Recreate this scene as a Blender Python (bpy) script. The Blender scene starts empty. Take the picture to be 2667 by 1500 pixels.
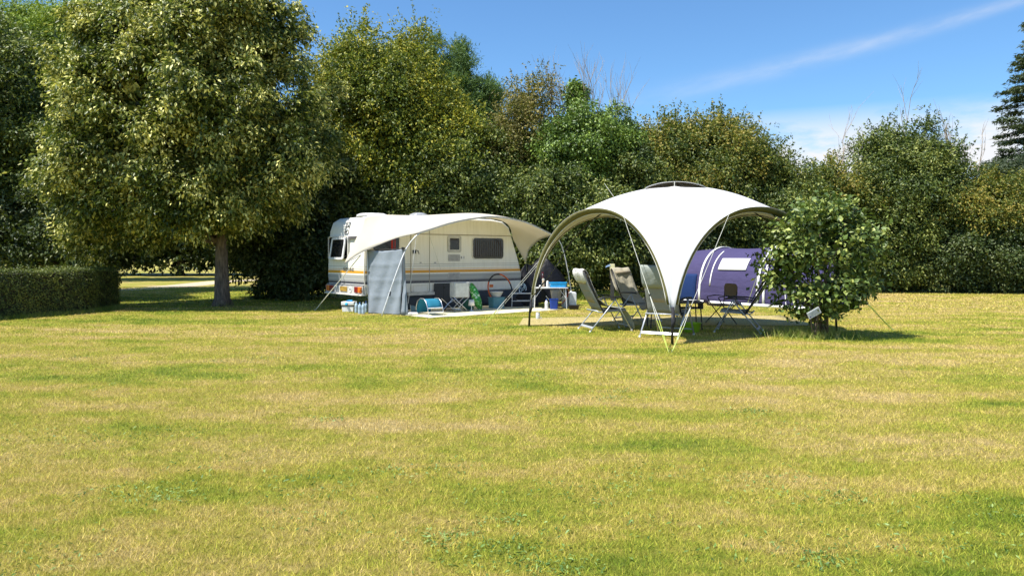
import bpy, bmesh, math, random
import numpy as np
from mathutils import Vector, Matrix, Euler
random.seed(7)
S = bpy.context.scene
COL = S.collection
R = math.radians

# ------------------------------------------------------------------ camera
CAMH, F, CX, HY = 1.55, 1926.0, 1333.5, 665.0
cd = bpy.data.cameras.new('camera'); cam = bpy.data.objects.new('camera', cd); COL.objects.link(cam)
cam.location = (0, 0, CAMH); cam.rotation_euler = (R(90), 0, 0)
cd.sensor_width = 36; cd.lens = 36*F/2667; cd.shift_y = -85/2667; cd.clip_start = .05; cd.clip_end = 2000
S.camera = cam
# ------------------------------------------------------------------ sky, sun, exposure
SUN_EL, SUN_AZ = 62, 240      # azimuth clockwise from +Y
w = bpy.data.worlds.new('World'); S.world = w; w.use_nodes = True
nt = w.node_tree; nt.nodes.clear()
def N(nt, t, **k):
    n = nt.nodes.new(t)
    for a, b in k.items(): setattr(n, a, b)
    return n
def mth(nt, op, a, b=None, c=None, clamp=False):
    n = nt.nodes.new('ShaderNodeMath'); n.operation = op; n.use_clamp = clamp
    for i, v in enumerate((a, b, c)):
        if v is None: continue
        if isinstance(v, (int, float)): n.inputs[i].default_value = v
        else: nt.links.new(v, n.inputs[i])
    return n.outputs[0]
def mixc(nt, fac, a, b, mode='MIX'):
    n = nt.nodes.new('ShaderNodeMix'); n.data_type = 'RGBA'; n.blend_type = mode
    for s, v in ((n.inputs[0], fac), (n.inputs[6], a), (n.inputs[7], b)):
        if isinstance(v, (int, float)): s.default_value = v
        elif isinstance(v, (tuple, list)): s.default_value = (*v[:3], 1)
        else: nt.links.new(v, s)
    return n.outputs[2]
def noise(nt, vec, scale, detail=3, rough=.55):
    n = nt.nodes.new('ShaderNodeTexNoise'); n.inputs['Scale'].default_value = scale
    n.inputs['Detail'].default_value = detail; n.inputs['Roughness'].default_value = rough
    if vec is not None: nt.links.new(vec, n.inputs['Vector'])
    return n.outputs['Fac']
def ramp(nt, fac, stops, interp='LINEAR'):
    n = nt.nodes.new('ShaderNodeValToRGB'); n.color_ramp.interpolation = interp
    e = n.color_ramp.elements
    while len(e) < len(stops): e.new(.5)
    for q, (p, c) in zip(e, stops):
        q.position = p; q.color = (*c, 1) if len(c) == 3 else c
    nt.links.new(fac, n.inputs[0]); return n.outputs[0]
sky = N(nt, 'ShaderNodeTexSky', sky_type='NISHITA', sun_disc=False)
sky.sun_elevation = R(SUN_EL); sky.sun_rotation = R(SUN_AZ); sky.air_density = 1.0; sky.dust_density = .25; sky.ozone_density = 2.0
tc = N(nt, 'ShaderNodeTexCoord'); sx = N(nt, 'ShaderNodeSeparateXYZ'); nt.links.new(tc.outputs['Generated'], sx.inputs[0])
az = mth(nt, 'MULTIPLY', mth(nt, 'ARCTAN2', sx.outputs[0], sx.outputs[1]), 57.2958)
el = mth(nt, 'MULTIPLY', mth(nt, 'ARCSINE', sx.outputs[2]), 57.2958)
cv = N(nt, 'ShaderNodeCombineXYZ'); nt.links.new(az, cv.inputs[0])
d0 = mth(nt, 'SUBTRACT', el, mth(nt, 'MULTIPLY_ADD', az, .165, 10.15))
nt.links.new(mth(nt, 'MULTIPLY', d0, 4.0), cv.inputs[1])
n1 = noise(nt, cv.outputs[0], .22, 5, .6)
wid = mth(nt, 'MULTIPLY_ADD', az, -.02, 1.12)
g = mth(nt, 'EXPONENT', mth(nt, 'MULTIPLY', mth(nt, 'POWER', mth(nt, 'DIVIDE', d0, wid), 2.0), -1.5))
fade = mth(nt, 'MULTIPLY', mth(nt, 'SUBTRACT', az, 5), .06, clamp=True)
fade.node.use_clamp = True
streak = mth(nt, 'MULTIPLY', mth(nt, 'MULTIPLY', g, fade), mth(nt, 'MULTIPLY_ADD', n1, 1.3, -.28), clamp=True)
cv2 = N(nt, 'ShaderNodeCombineXYZ'); nt.links.new(az, cv2.inputs[0]); nt.links.new(mth(nt, 'MULTIPLY', el, 3.2), cv2.inputs[1])
n2 = noise(nt, cv2.outputs[0], .14, 6, .6)
low = mth(nt, 'MULTIPLY', mth(nt, 'SUBTRACT', 10.6, el), .30, clamp=True)
lowaz = mth(nt, 'MULTIPLY', mth(nt, 'SUBTRACT', az, 2), .07, clamp=True)
lowc = mth(nt, 'MULTIPLY', mth(nt, 'MULTIPLY', low, lowaz), mth(nt, 'MULTIPLY_ADD', n2, 4.2, -1.35, clamp=True), clamp=True)
mask = mth(nt, 'ADD', mth(nt, 'MULTIPLY', streak, .55), mth(nt, 'MULTIPLY', lowc, 1.25), clamp=True)
hs = N(nt, 'ShaderNodeHueSaturation'); hs.inputs['Saturation'].default_value = 1.0; hs.inputs['Value'].default_value = 1.0; hs.inputs['Hue'].default_value = .5
nt.links.new(sky.outputs[0], hs.inputs['Color'])
skt = mixc(nt, 1.0, hs.outputs[0], (.56, .80, .98), 'MULTIPLY')
skc = mixc(nt, mask, skt, (4.9, 5.0, 5.2))
bg = N(nt, 'ShaderNodeBackground'); bg.inputs[1].default_value = .1
nt.links.new(skc, bg.inputs[0]); wo = N(nt, 'ShaderNodeOutputWorld'); nt.links.new(bg.outputs[0], wo.inputs[0])
sd = bpy.data.lights.new('sun', 'SUN'); sun = bpy.data.objects.new('sun', sd); COL.objects.link(sun)
sd.energy = 4.6; sd.angle = R(.53); sd.color = (1, .955, .87)
saz = R(SUN_AZ); sdir = Vector((math.sin(saz)*math.cos(R(SUN_EL)), math.cos(saz)*math.cos(R(SUN_EL)), math.sin(R(SUN_EL))))
sun.rotation_euler = (-sdir).to_track_quat('-Z', 'Y').to_euler(); sun.location = (-10, -6, 30)
S.view_settings.view_transform = 'Standard'; S.view_settings.look = 'None'; S.view_settings.gamma = 1; S.view_settings.exposure = 0.95

# ------------------------------------------------------------------ measuring helpers (photo point -> place)
def P(px, py, D): return Vector(((px-CX)/F*D, D, CAMH-(py-HY)/F*D))
def G(px, py):
    D = CAMH*F/(py-HY); return Vector(((px-CX)/F*D, D, 0))
CO, SI = math.cos(R(40)), math.sin(R(40))
K = Vector((-4.0, 20.0, 0))                       # caravan's near rear corner on the ground
def side(px, py, o=0.0):                          # point on the caravan's side plane -> (u, z)
    a = (px-CX)/F; kx, kd = K.x+o*SI, K.y-o*CO
    u = (-kx+kd*a)/(CO-SI*a); D = kd+SI*u
    return u, CAMH-(py-HY)/F*D
def rear(px, py):
    a = (px-CX)/F; ww = (K.x-K.y*a)/(SI+CO*a); D = K.y+CO*ww
    return ww, CAMH-(py-HY)/F*D
def loc2w(u, o, z): return Vector((K.x+u*CO+o*SI, K.y+u*SI-o*CO, z))

# ------------------------------------------------------------------ materials
def newmat(name):
    m = bpy.data.materials.new(name); m.use_nodes = True; t = m.node_tree; t.nodes.clear()
    o = N(t, 'ShaderNodeOutputMaterial'); p = N(t, 'ShaderNodeBsdfPrincipled'); t.links.new(p.outputs[0], o.inputs[0])
    return m, t, p, o
def setin(t, s, v):
    if isinstance(v, (int, float)): s.default_value = v
    elif isinstance(v, (tuple, list)): s.default_value = (*v[:3], 1)
    else: t.links.new(v, s)
def bump(t, p, h, strength=.3, dist=.01):
    b = N(t, 'ShaderNodeBump'); b.inputs['Strength'].default_value = strength; b.inputs['Distance'].default_value = dist
    t.links.new(h, b.inputs['Height']); t.links.new(b.outputs[0], p.inputs['Normal'])
MC = {}
def mat(name, col, rough=.6, metal=0, var=.12, scale=8, bmp=0, bscale=60, spec=.5, alpha=None):
    if name in MC: return MC[name]
    m, t, p, o = newmat(name)
    c = N(t, 'ShaderNodeTexCoord')
    n = noise(t, c.outputs['Object'], scale, 4)
    dk = tuple(x*(1-var*1.6) for x in col); lt = tuple(min(1, x*(1+var)) for x in col)
    setin(t, p.inputs['Base Color'], ramp(t, n, [(.3, dk), (.7, lt)]))
    p.inputs['Roughness'].default_value = rough; p.inputs['Metallic'].default_value = metal; p.inputs['Specular IOR Level'].default_value = spec
    if bmp: bump(t, p, noise(t, c.outputs['Object'], bscale, 3), bmp, .01)
    MC[name] = m; return m
def cloth(name, col, trans=.2, tcol=None, wr=.3, wscale=3, rough=.8, weave=0, stretch=(1, 1, 1)):
    if name in MC: return MC[name]
    m, t, p, o = newmat(name)
    c = N(t, 'ShaderNodeTexCoord'); mp = N(t, 'ShaderNodeMapping'); mp.inputs['Scale'].default_value = stretch
    t.links.new(c.outputs['Object'], mp.inputs[0])
    n = noise(t, mp.outputs[0], wscale, 5, .5); n2 = noise(t, c.outputs['Object'], 1.7, 5)
    colr = mixc(t, ramp(t, n2, [(.35, (0, 0, 0)), (.7, (1, 1, 1))]), tuple(x*.9 for x in col), col)
    setin(t, p.inputs['Base Color'], colr); p.inputs['Roughness'].default_value = rough; p.inputs['Specular IOR Level'].default_value = .2
    h = n
    if weave: h = mth(t, 'ADD', n, mth(t, 'MULTIPLY', noise(t, c.outputs['Object'], weave, 1), .1))
    b = N(t, 'ShaderNodeBump'); b.inputs['Strength'].default_value = wr; b.inputs['Distance'].default_value = .05
    t.links.new(h, b.inputs['Height']); t.links.new(b.outputs[0], p.inputs['Normal'])
    if trans:
        tr = N(t, 'ShaderNodeBsdfTranslucent'); tr.inputs[0].default_value = (*(tcol or col), 1)
        mx = N(t, 'ShaderNodeMixShader'); mx.inputs[0].default_value = trans
        t.links.new(p.outputs[0], mx.inputs[1]); t.links.new(tr.outputs[0], mx.inputs[2]); t.links.new(mx.outputs[0], o.inputs[0])
    MC[name] = m; return m
def leafmat(name, a, b, c3=None, trans=.22, nscale=.8, rough=.42, st3=(.05, .6, .95)):
    rough += .1
    m, t, p, o = newmat(name)
    g = N(t, 'ShaderNodeNewGeometry'); tcn = N(t, 'ShaderNodeTexCoord')
    n = noise(t, tcn.outputs['Object'], nscale, 3)
    f = mth(t, 'ADD', mth(t, 'MULTIPLY', g.outputs['Random Per Island'], .9), mth(t, 'MULTIPLY_ADD', n, 1.8, -.85), clamp=True)
    st = [(.1, a), (.85, b)] if not c3 else [(st3[0], a), (st3[1], b), (st3[2], c3)]
    cc = ramp(t, f, st)
    setin(t, p.inputs['Base Color'], cc); p.inputs['Roughness'].default_value = rough; p.inputs['Specular IOR Level'].default_value = .4
    tr = N(t, 'ShaderNodeBsdfTranslucent'); t.links.new(mixc(t, .5, cc, (.25, .35, .03)), tr.inputs[0])
    mx = N(t, 'ShaderNodeMixShader'); mx.inputs[0].default_value = trans
    t.links.new(p.outputs[0], mx.inputs[1]); t.links.new(tr.outputs[0], mx.inputs[2]); t.links.new(mx.outputs[0], o.inputs[0])
    return m
WHITE_P = mat('white_plastic', (.75, .75, .74), .35)
BLACK = mat('black_plastic', (.012, .012, .014), .45)
DKFAB = mat('black_fabric', (.02, .02, .024), .9, bmp=.6, bscale=20)
ALU = mat('aluminium', (.62, .63, .65), .32, .85, .05)
ALUM = mat('painted_silver', (.44, .46, .49), .4, .3, .05)
STEELW = mat('white_steel', (.75, .75, .75), .35, .1)
GLASS = mat('dark_glass', (.012, .013, .015), .06, 0, .3, 3)
CREAM = mat('cream_panel', (.72, .68, .58), .4)
GREYTRIM = mat('grey_trim', (.16, .16, .17), .5)
def bark(name, a, b):
    m, t, p, o = newmat(name)
    c = N(t, 'ShaderNodeTexCoord'); mp = N(t, 'ShaderNodeMapping'); mp.inputs['Scale'].default_value = (9, 9, 1.6)
    t.links.new(c.outputs['Object'], mp.inputs[0]); n = noise(t, mp.outputs[0], 2.2, 6, .65)
    setin(t, p.inputs['Base Color'], ramp(t, n, [(.32, a), (.62, b)])); p.inputs['Roughness'].default_value = .9
    bump(t, p, n, .9, .04); return m
BARK = bark('bark', (.05, .038, .028), (.24, .18, .13)); TWIG = bark('twig_bark', (.16, .12, .09), (.42, .35, .28))

# ------------------------------------------------------------------ object helpers
def link(o, parent=None):
    COL.objects.link(o)
    if parent: o.parent = parent
    return o
def tag(o, label=None, cat=None, group=None, kind=None):
    for k, v in (('label', label), ('category', cat), ('group', group), ('kind', kind)):
        if v: o[k] = v
    return o
def thing(name, label, cat, loc=(0, 0, 0), rz=0, group=None):
    o = bpy.data.objects.new(name, None); o.empty_display_size = .2; link(o)
    o.location = loc; o.rotation_euler = (0, 0, rz); return tag(o, label, cat, group)
class MB:
    def __init__(s): s.v = []; s.f = []
    def add(s, vs, fs, M=None):
        b = len(s.v); s.v += [tuple(M @ Vector(v)) if M else tuple(v) for v in vs]
        s.f += [tuple(b+i for i in f) for f in fs]; return s
    def box(s, c, d, rot=None, M=None):
        x, y, z = d[0]/2, d[1]/2, d[2]/2
        vs = [Vector((a*x, b*y, e*z)) for a in (-1, 1) for b in (-1, 1) for e in (-1, 1)]
        if rot: 
            q = Euler(rot).to_matrix(); vs = [q @ v for v in vs]
        vs = [v+Vector(c) for v in vs]
        return s.add(vs, [(0, 1, 3, 2), (4, 6, 7, 5), (0, 4, 5, 1), (2, 3, 7, 6), (0, 2, 6, 4), (1, 5, 7, 3)], M)
    def tube(s, pts, r, n=8, cap=True, flat=1.0, M=None):
        pts = [Vector(p) for p in pts]; rs = r if isinstance(r, (list, tuple)) else [r]*len(pts)
        b = len(s.v); up = None
        for i, p in enumerate(pts):
            t = (pts[min(i+1, len(pts)-1)]-pts[max(i-1, 0)])
            t = t.normalized() if t.length > 1e-9 else Vector((0, 0, 1))
            if up is None: up = Vector((0, 0, 1)) if abs(t.z) < .9 else Vector((1, 0, 0))
            a = t.cross(up); a = a.normalized() if a.length > 1e-6 else t.orthogonal().normalized()
            c = a.cross(t).normalized(); up = c
            for k in range(n):
                q = 2*math.pi*k/n; v = p+(a*math.cos(q)+c*math.sin(q)*flat)*rs[i]
                s.v.append(tuple(M @ v) if M else tuple(v))
        for i in range(len(pts)-1):
            for k in range(n):
                k2 = (k+1) % n; s.f.append((b+i*n+k, b+i*n+k2, b+(i+1)*n+k2, b+(i+1)*n+k))
        if cap:
            s.f.append(tuple(b+k for k in range(n))[::-1]); e = b+(len(pts)-1)*n; s.f.append(tuple(e+k for k in range(n)))
        return s
    def lathe(s, prof, c=(0, 0, 0), n=24, sx=1, sy=1, M=None):
        b = len(s.v); c = Vector(c)
        for r, z in prof:
            for k in range(n):
                q = 2*math.pi*k/n; v = c+Vector((r*math.cos(q)*sx, r*math.sin(q)*sy, z)); s.v.append(tuple(M @ v) if M else tuple(v))
        for i in range(len(prof)-1):
            for k in range(n):
                k2 = (k+1) % n; s.f.append((b+i*n+k, b+i*n+k2, b+(i+1)*n+k2, b+(i+1)*n+k))
        s.f.append(tuple(b+k for k in range(n))[::-1]); e = b+(len(prof)-1)*n; s.f.append(tuple(e+k for k in range(n)))
        return s
    def prism(s, poly, y0, y1, M=None):                      # polygon in (x, z), extruded along y
        n = len(poly); vs = [(x, y0, z) for x, z in poly]+[(x, y1, z) for x, z in poly]
        fs = [tuple(range(n)), tuple(range(n, 2*n))[::-1]]+[(i, i+n, (i+1) % n+n, (i+1) % n) for i in range(n)]
        return s.add(vs, fs, M)
    def ring(s, outer, inner, y0, y1, M=None):               # frame between two polygons with equal point counts
        n = len(outer)
        vs = [(x, y, z) for y in (y0, y1) for pl in (outer, inner) for x, z in pl]; fs = []
        for i in range(n):
            j = (i+1) % n
            fs += [(i, j, n+j, n+i), (2*n+i, 3*n+i, 3*n+j, 2*n+j), (i, 2*n+i, 2*n+j, j), (n+i, n+j, 3*n+j, 3*n+i)]
        return s.add(vs, fs, M)
    def sheet(s, rows, M=None):
        b = len(s.v); m = len(rows[0])
        for r in rows:
            for p in r: s.v.append(tuple(M @ Vector(p)) if M else tuple(p))
        for i in range(len(rows)-1):
            for j in range(m-1): s.f.append((b+i*m+j, b+i*m+j+1, b+(i+1)*m+j+1, b+(i+1)*m+j))
        return s
    def build(s, name, m, parent=None, smooth=False, solid=0, bevel=0, loc=None, fixn=True, sub=0, kind=None):
        me = bpy.data.meshes.new(name); me.from_pydata(s.v, [], s.f); me.update()
        if fixn:
            bm = bmesh.new(); bm.from_mesh(me); bmesh.ops.recalc_face_normals(bm, faces=bm.faces); bm.to_mesh(me); bm.free()
        me.materials.append(m)
        if smooth:
            for p in me.polygons: p.use_smooth = True
        o = bpy.data.objects.new(name, me); link(o, parent)
        if loc: o.location = loc
        if sub:
            q = o.modifiers.new('sub', 'SUBSURF'); q.levels = q.render_levels = sub
        if solid:
            q = o.modifiers.new('solid', 'SOLIDIFY'); q.thickness = solid; q.offset = 0
        if bevel:
            q = o.modifiers.new('bevel', 'BEVEL'); q.width = bevel; q.segments = 3; q.limit_method = 'ANGLE'; q.angle_limit = R(40)
            q.harden_normals = True
            for p in me.polygons: p.use_smooth = True
        if kind: o['kind'] = kind
        return o
def rrect(cx, cz, w_, h_, r, n=5):
    pts = []
    for qx, qz, a0 in ((1, 1, 0), (-1, 1, 90), (-1, -1, 180), (1, -1, 270)):
        for k in range(n+1):
            a = R(a0+90*k/n); pts.append((cx+qx*(w_/2-r)+r*math.cos(a), cz+qz*(h_/2-r)+r*math.sin(a)))
    return pts
def text_mesh(txt, size, m, name, parent, M, shear=0):
    cu = bpy.data.curves.new(name, 'FONT'); cu.body = txt; cu.size = size; cu.shear = shear; cu.extrude = .001; cu.align_x = 'CENTER'
    to = bpy.data.objects.new('t', cu); COL.objects.link(to)
    bpy.context.view_layer.update(); dg = bpy.context.evaluated_depsgraph_get()
    me = bpy.data.meshes.new_from_object(to.evaluated_get(dg)); bpy.data.objects.remove(to)
    me.transform(M); me.materials.clear(); me.materials.append(m)
    return link(bpy.data.objects.new(name, me), parent)
def npmesh(name, V, Fc, m, parent=None, kind=None):
    V = np.ascontiguousarray(V, dtype=np.float32); k = Fc.shape[1]; nf = Fc.shape[0]
    me = bpy.data.meshes.new(name); me.vertices.add(len(V)); me.vertices.foreach_set('co', V.ravel())
    me.loops.add(nf*k); me.loops.foreach_set('vertex_index', Fc.astype(np.int32).ravel())
    me.polygons.add(nf); me.polygons.foreach_set('loop_start', np.arange(0, nf*k, k, dtype=np.int32))
    try: me.polygons.foreach_set('loop_total', np.full(nf, k, dtype=np.int32))
    except Exception: pass
    me.update(calc_edges=True); me.materials.append(m)
    o = bpy.data.objects.new(name, me); link(o, parent)
    if kind: o['kind'] = kind
    return o

# ------------------------------------------------------------------ ground
def N2(t, pos, i):
    s_ = N(t, 'ShaderNodeSeparateXYZ'); t.links.new(pos, s_.inputs[0]); return s_.outputs[i]
def grass_mat(name, dark=1.0, blade=False):
    m, t, p, o = newmat(name)
    g = N(t, 'ShaderNodeNewGeometry'); pos = g.outputs['Position']
    mp = N(t, 'ShaderNodeMapping'); mp.inputs['Rotation'].default_value = (0, 0, R(-12)); mp.inputs['Scale'].default_value = (.55, 1.0, 0)
    t.links.new(pos, mp.inputs[0]); v = mp.outputs[0]
    a = noise(t, v, .42, 4, .55); b = noise(t, v, 1.7, 4, .6); c = noise(t, v, .12, 2)
    fz = noise(t, v, 9, 2, .6)
    val = mth(t, 'ADD', mth(t, 'MULTIPLY', a, 1.0), mth(t, 'MULTIPLY', b, 1.15))
    val = mth(t, 'ADD', val, mth(t, 'MULTIPLY', c, .35)); val = mth(t, 'ADD', val, mth(t, 'MULTIPLY_ADD', fz, .6, -.3))
    st_ = mth(t, 'SINE', mth(t, 'ADD', mth(t, 'MULTIPLY', mth(t, 'ADD', mth(t, 'MULTIPLY', N2(t, pos, 1), 1.0), mth(t, 'MULTIPLY', N2(t, pos, 0), .16)), 5.2), mth(t, 'MULTIPLY', a, 9.0)))
    val = mth(t, 'MULTIPLY_ADD', st_, .07, val)
    val = mth(t, 'SUBTRACT', val, 1.245)        # 0 = centred
    # greener and drier places of the meadow
    sp = N(t, 'ShaderNodeSeparateXYZ'); t.links.new(pos, sp.inputs[0])
    for (bx, by, rx, ry, amp) in SPOTS:
        dx = mth(t, 'DIVIDE', mth(t, 'SUBTRACT', sp.outputs[0], bx), rx); dy = mth(t, 'DIVIDE', mth(t, 'SUBTRACT', sp.outputs[1], by), ry)
        e = mth(t, 'EXPONENT', mth(t, 'MULTIPLY', mth(t, 'ADD', mth(t, 'MULTIPLY', dx, dx), mth(t, 'MULTIPLY', dy, dy)), -1.0))
        val = mth(t, 'MULTIPLY_ADD', e, amp*.62, val)
    if blade: val = mth(t, 'ADD', val, mth(t, 'MULTIPLY_ADD', g.outputs['Random Per Island'], .5, -.25))
    else: val = mth(t, 'ADD', val, mth(t, 'MULTIPLY_ADD', noise(t, pos, 60, 2, .8), .5, -.25))
    f = mth(t, 'MULTIPLY_ADD', val, 1.0, .5, clamp=True)
    k = dark
    cc = ramp(t, f, [(0.0, tuple(x*k for x in (.19, .27, .02))), (.26, tuple(x*k for x in (.41, .44, .05))), (.48, tuple(x*k for x in (.55, .48, .085))),
                     (.72, tuple(x*k for x in (.67, .52, .18))), (1.0, tuple(x*k for x in (.72, .55, .26)))])
    if blade:
        cc = mixc(t, 1.0, cc, ramp(t, mth(t, 'FRACT', mth(t, 'MULTIPLY', g.outputs['Random Per Island'], 17.3)), [(0, (.4, .4, .36)), (1, (1.45, 1.45, 1.4))]), 'MULTIPLY')
    else:
        s1 = noise(t, pos, 22, 3, .7)
        cc = mixc(t, 1.0, cc, ramp(t, s1, [(.3, (.62, .62, .6)), (.65, (1.1, 1.1, 1.1))]), 'MULTIPLY')
        bump(t, p, noise(t, pos, 45, 4, .8), .9, .05)
    setin(t, p.inputs['Base Color'], cc); p.inputs['Roughness'].default_value = .75; p.inputs['Specular IOR Level'].default_value = .25
    if blade:
        tr = N(t, 'ShaderNodeBsdfTranslucent'); t.links.new(cc, tr.inputs[0]); mx = N(t, 'ShaderNodeMixShader'); mx.inputs[0].default_value = .3
        t.links.new(p.outputs[0], mx.inputs[1]); t.links.new(tr.outputs[0], mx.inputs[2]); t.links.new(mx.outputs[0], o.inputs[0])
    return m
SPOTS = [(2.9, 3.8, .9, .7, -.4), (1.6, 6.0, .8, .5, -.3), (-1.6, 4.6, .5, .3, -.35), (-3.5, 5.2, .8, .4, .3), (-1.0, 6.6, 1.6, .5, .08),
         (5.5, 7.6, 1.3, .6, -.3), (-5.0, 9.5, 2.2, .9, -.35), (-.6, 10.5, 1.4, 1.0, -.3), (2.8, 11.4, .9, .5, -.55), (6.4, 13.6, 1.2, .5, -.6),
         (-8, 17.3, 3.5, .9, -.5), (-10, 28, 5, 6, -.5), (2.2, 24, 3, 1.5, -.35), (9, 25, 6, 5, .15), (7.5, 20.5, 1.0, 1.2, -.5), (0.8, 3.9, .5, .4, -.35),
         (-2.9, 18.2, 1.5, .3, -.5), (12, 30, 8, 6, .2), (5.5, 11, 2, .8, .35), (-4.4, 13.5, 2, .5, .2), (-1.1, 7.9, 1.8, .4, .3)]
GM = grass_mat('lawn_soil', .66); BM = grass_mat('grass_blades', 1.0, True)
mb = MB()
xs = [-400, -120, -50]+[-24+1.5*i for i in range(33)]+[50, 120, 400]; ys = [-60, -8]+[1.5*i for i in range(40)]+[80, 150, 600]
mb.sheet([[(x, y, 0) for x in xs] for y in ys]).build('lawn', GM, kind='structure')
rng = np.random.default_rng(5)
def blades(y0, y1, dens, h, wd, name, pad=2.2, region=None, tall=None):
    if region is None:
        hw = lambda y: y*.72+pad
        n = int(dens*(y1-y0)*2*(hw((y0+y1)/2)))
        y = rng.uniform(y0, y1, n*2); x = rng.uniform(-1, 1, n*2)*hw(y1)
        k = np.abs(x) < hw(y); x, y = x[k], y[k]; keep = rng.random(len(x)) < 1; x, y = x[:n], y[:n]
    else: x, y = region
    n = len(x); hh = h*rng.uniform(.5, 1.5, n); 
    az_ = rng.uniform(0, 2*np.pi, n); ln = rng.uniform(.2, 1.5, n)
    fx = rng.uniform(0, 2*np.pi, n); ww = wd*rng.uniform(.6, 1.4, n)
    b0 = np.stack([x-ww*np.cos(fx), y-ww*np.sin(fx), np.full(n, -.002)], 1); b1 = np.stack([x+ww*np.cos(fx), y+ww*np.sin(fx), np.full(n, -.002)], 1)
    tp = np.stack([x+np.cos(az_)*hh*ln, y+np.sin(az_)*hh*ln, hh/np.sqrt(1+ln*ln*.4)], 1)
    V = np.empty((n*3, 3)); V[0::3] = b0; V[1::3] = b1; V[2::3] = tp
    return V
def mask_out(V):
    c = V[0::3]; k = np.ones(len(c), bool)
    # keep grass off the mats, the rug and the path
    u = (c[:, 0]-K.x)*CO+(c[:, 1]-K.y)*SI; o = (c[:, 0]-K.x)*SI-(c[:, 1]-K.y)*CO
    k &= ~((u > .3) & (u < 5.6) & (o > -2.2) & (o < 2.7))
    k &= ~((c[:, 0] > .15) & (c[:, 0] < 6.9) & (c[:, 1] > 16.2+rng.uniform(-.1, .1, len(c))) & (c[:, 1] < 18.3+.12*c[:, 0]+rng.uniform(-.15, .15, len(c))) & (rng.random(len(c)) < .5))
    kk = np.repeat(k, 3); return V[kk]
parts = [blades(2.9, 5.5, 12500, .027, .0015, ''), blades(5.5, 9, 6000, .027, .002, ''), blades(9, 14, 2400, .027, .0032, ''),
         blades(14, 21, 850, .03, .0055, ''), blades(21, 36, 260, .035, .011, ''), blades(2.9, 8, 60, .06, .0012, '')]
V = mask_out(np.concatenate(parts)); npmesh('grass', V, np.arange(len(V)).reshape(-1, 3), BM, kind='stuff')
# long unmown grass along the tree line, the hedge and round the magnolia-like shrub
def line_pts(pts, spread, n):
    out = []
    for (a, b) in zip(pts[:-1], pts[1:]):
        q = rng.random(n); out.append(np.stack([a[0]+(b[0]-a[0])*q+rng.normal(0, spread, n), a[1]+(b[1]-a[1])*q+rng.normal(0, spread, n)], 1))
    o = np.concatenate(out); return o[:, 0], o[:, 1]
tallm = leafmat('tall_grass_green', (.10, .16, .025), (.26, .34, .05), (.5, .45, .16), .3, .9, .6)
VV = [blades(0, 0, 0, .30, .008, '', region=line_pts([(0.9, 25.8), (3.4, 26.4), (7.5, 27.2), (10.5, 28)], .35, 3500)),
      blades(0, 0, 0, .22, .01, '', region=line_pts([(14, 32.5), (18, 33.4), (26, 31)], .35, 3500)),
      blades(0, 0, 0, .12, .005, '', region=line_pts([(-13.2, 14.8), (-12.2, 17.9), (-11.35, 20), (-11.6, 22)], .12, 2500)),
      blades(0, 0, 0, .16, .005, '', region=(5.75+rng.normal(0, .38, 2600), 14.15+rng.normal(0, .26, 2600))),
      blades(0, 0, 0, .14, .006, '', region=(-8.85+rng.normal(0, .25, 500), 22.6+rng.normal(0, .25, 500)))]
V = np.concatenate(VV); npmesh('long_grass', V, np.arange(len(V)).reshape(-1, 3), tallm, kind='stuff')
# path through the gap
pm, t_, p_, o_ = newmat('gravel_path'); tcn = N(t_, 'ShaderNodeTexCoord')
setin(t_, p_.inputs['Base Color'], ramp(t_, noise(t_, tcn.outputs['Object'], 12, 5, .7), [(.3, (.34, .27, .18)), (.7, (.55, .46, .34))])); p_.inputs['Roughness'].default_value = .95
bump(t_, p_, noise(t_, tcn.outputs['Object'], 60, 3), .5, .02)
cl = [Vector((-26, 24)), Vector((-20, 29.5)), Vector((-17.2, 33.5)), Vector((-16.8, 38)), Vector((-17.2, 44)), Vector((-14.5, 50)), Vector((-5, 54))]
mb = MB(); rows = []
for i, c in enumerate(cl):
    d = (cl[min(i+1, len(cl)-1)]-cl[max(i-1, 0)]).normalized(); nrm = Vector((-d.y, d.x))*1.0
    rows.append([(c.x+nrm.x, c.y+nrm.y, .004), (c.x, c.y, .004), (c.x-nrm.x, c.y-nrm.y, .004)])
mb.sheet(rows).build('path', pm, kind='structure')

# ------------------------------------------------------------------ foliage
def envp(px, py, D, rx, ry, rd=None):
    c = P(px, py, D); s_ = D/F; return (c.x, c.y, c.z, rx*s_, rd if rd else rx*s_*.8, ry*s_)
def leaf_verts(c, n, a, L, W, fold=.25, curl=.15):
    """c centres, n normals, a leaf axis, L lengths, W half widths"""
    a = a-n*np.sum(a*n, 1, keepdims=True); a /= np.linalg.norm(a, axis=1, keepdims=True)+1e-9
    b = np.cross(n, a); L = L[:, None]; W = W[:, None]
    base = c-a*L*.5; tip = c+a*L*.5-n*L*curl; l = c+b*W+n*W*fold-a*L*.06; r = c-b*W+n*W*fold-a*L*.06
    m = len(c); V = np.empty((m*4, 3)); V[0::4] = base; V[1::4] = r; V[2::4] = tip; V[3::4] = l
    i = np.arange(m)*4; Fc = np.empty((m*2, 3), int); Fc[0::2] = np.stack([i, i+1, i+2], 1); Fc[1::2] = np.stack([i, i+2, i+3], 1)
    return V, Fc
def unit(v): return v/(np.linalg.norm(v, axis=1, keepdims=True)+1e-9)
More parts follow.
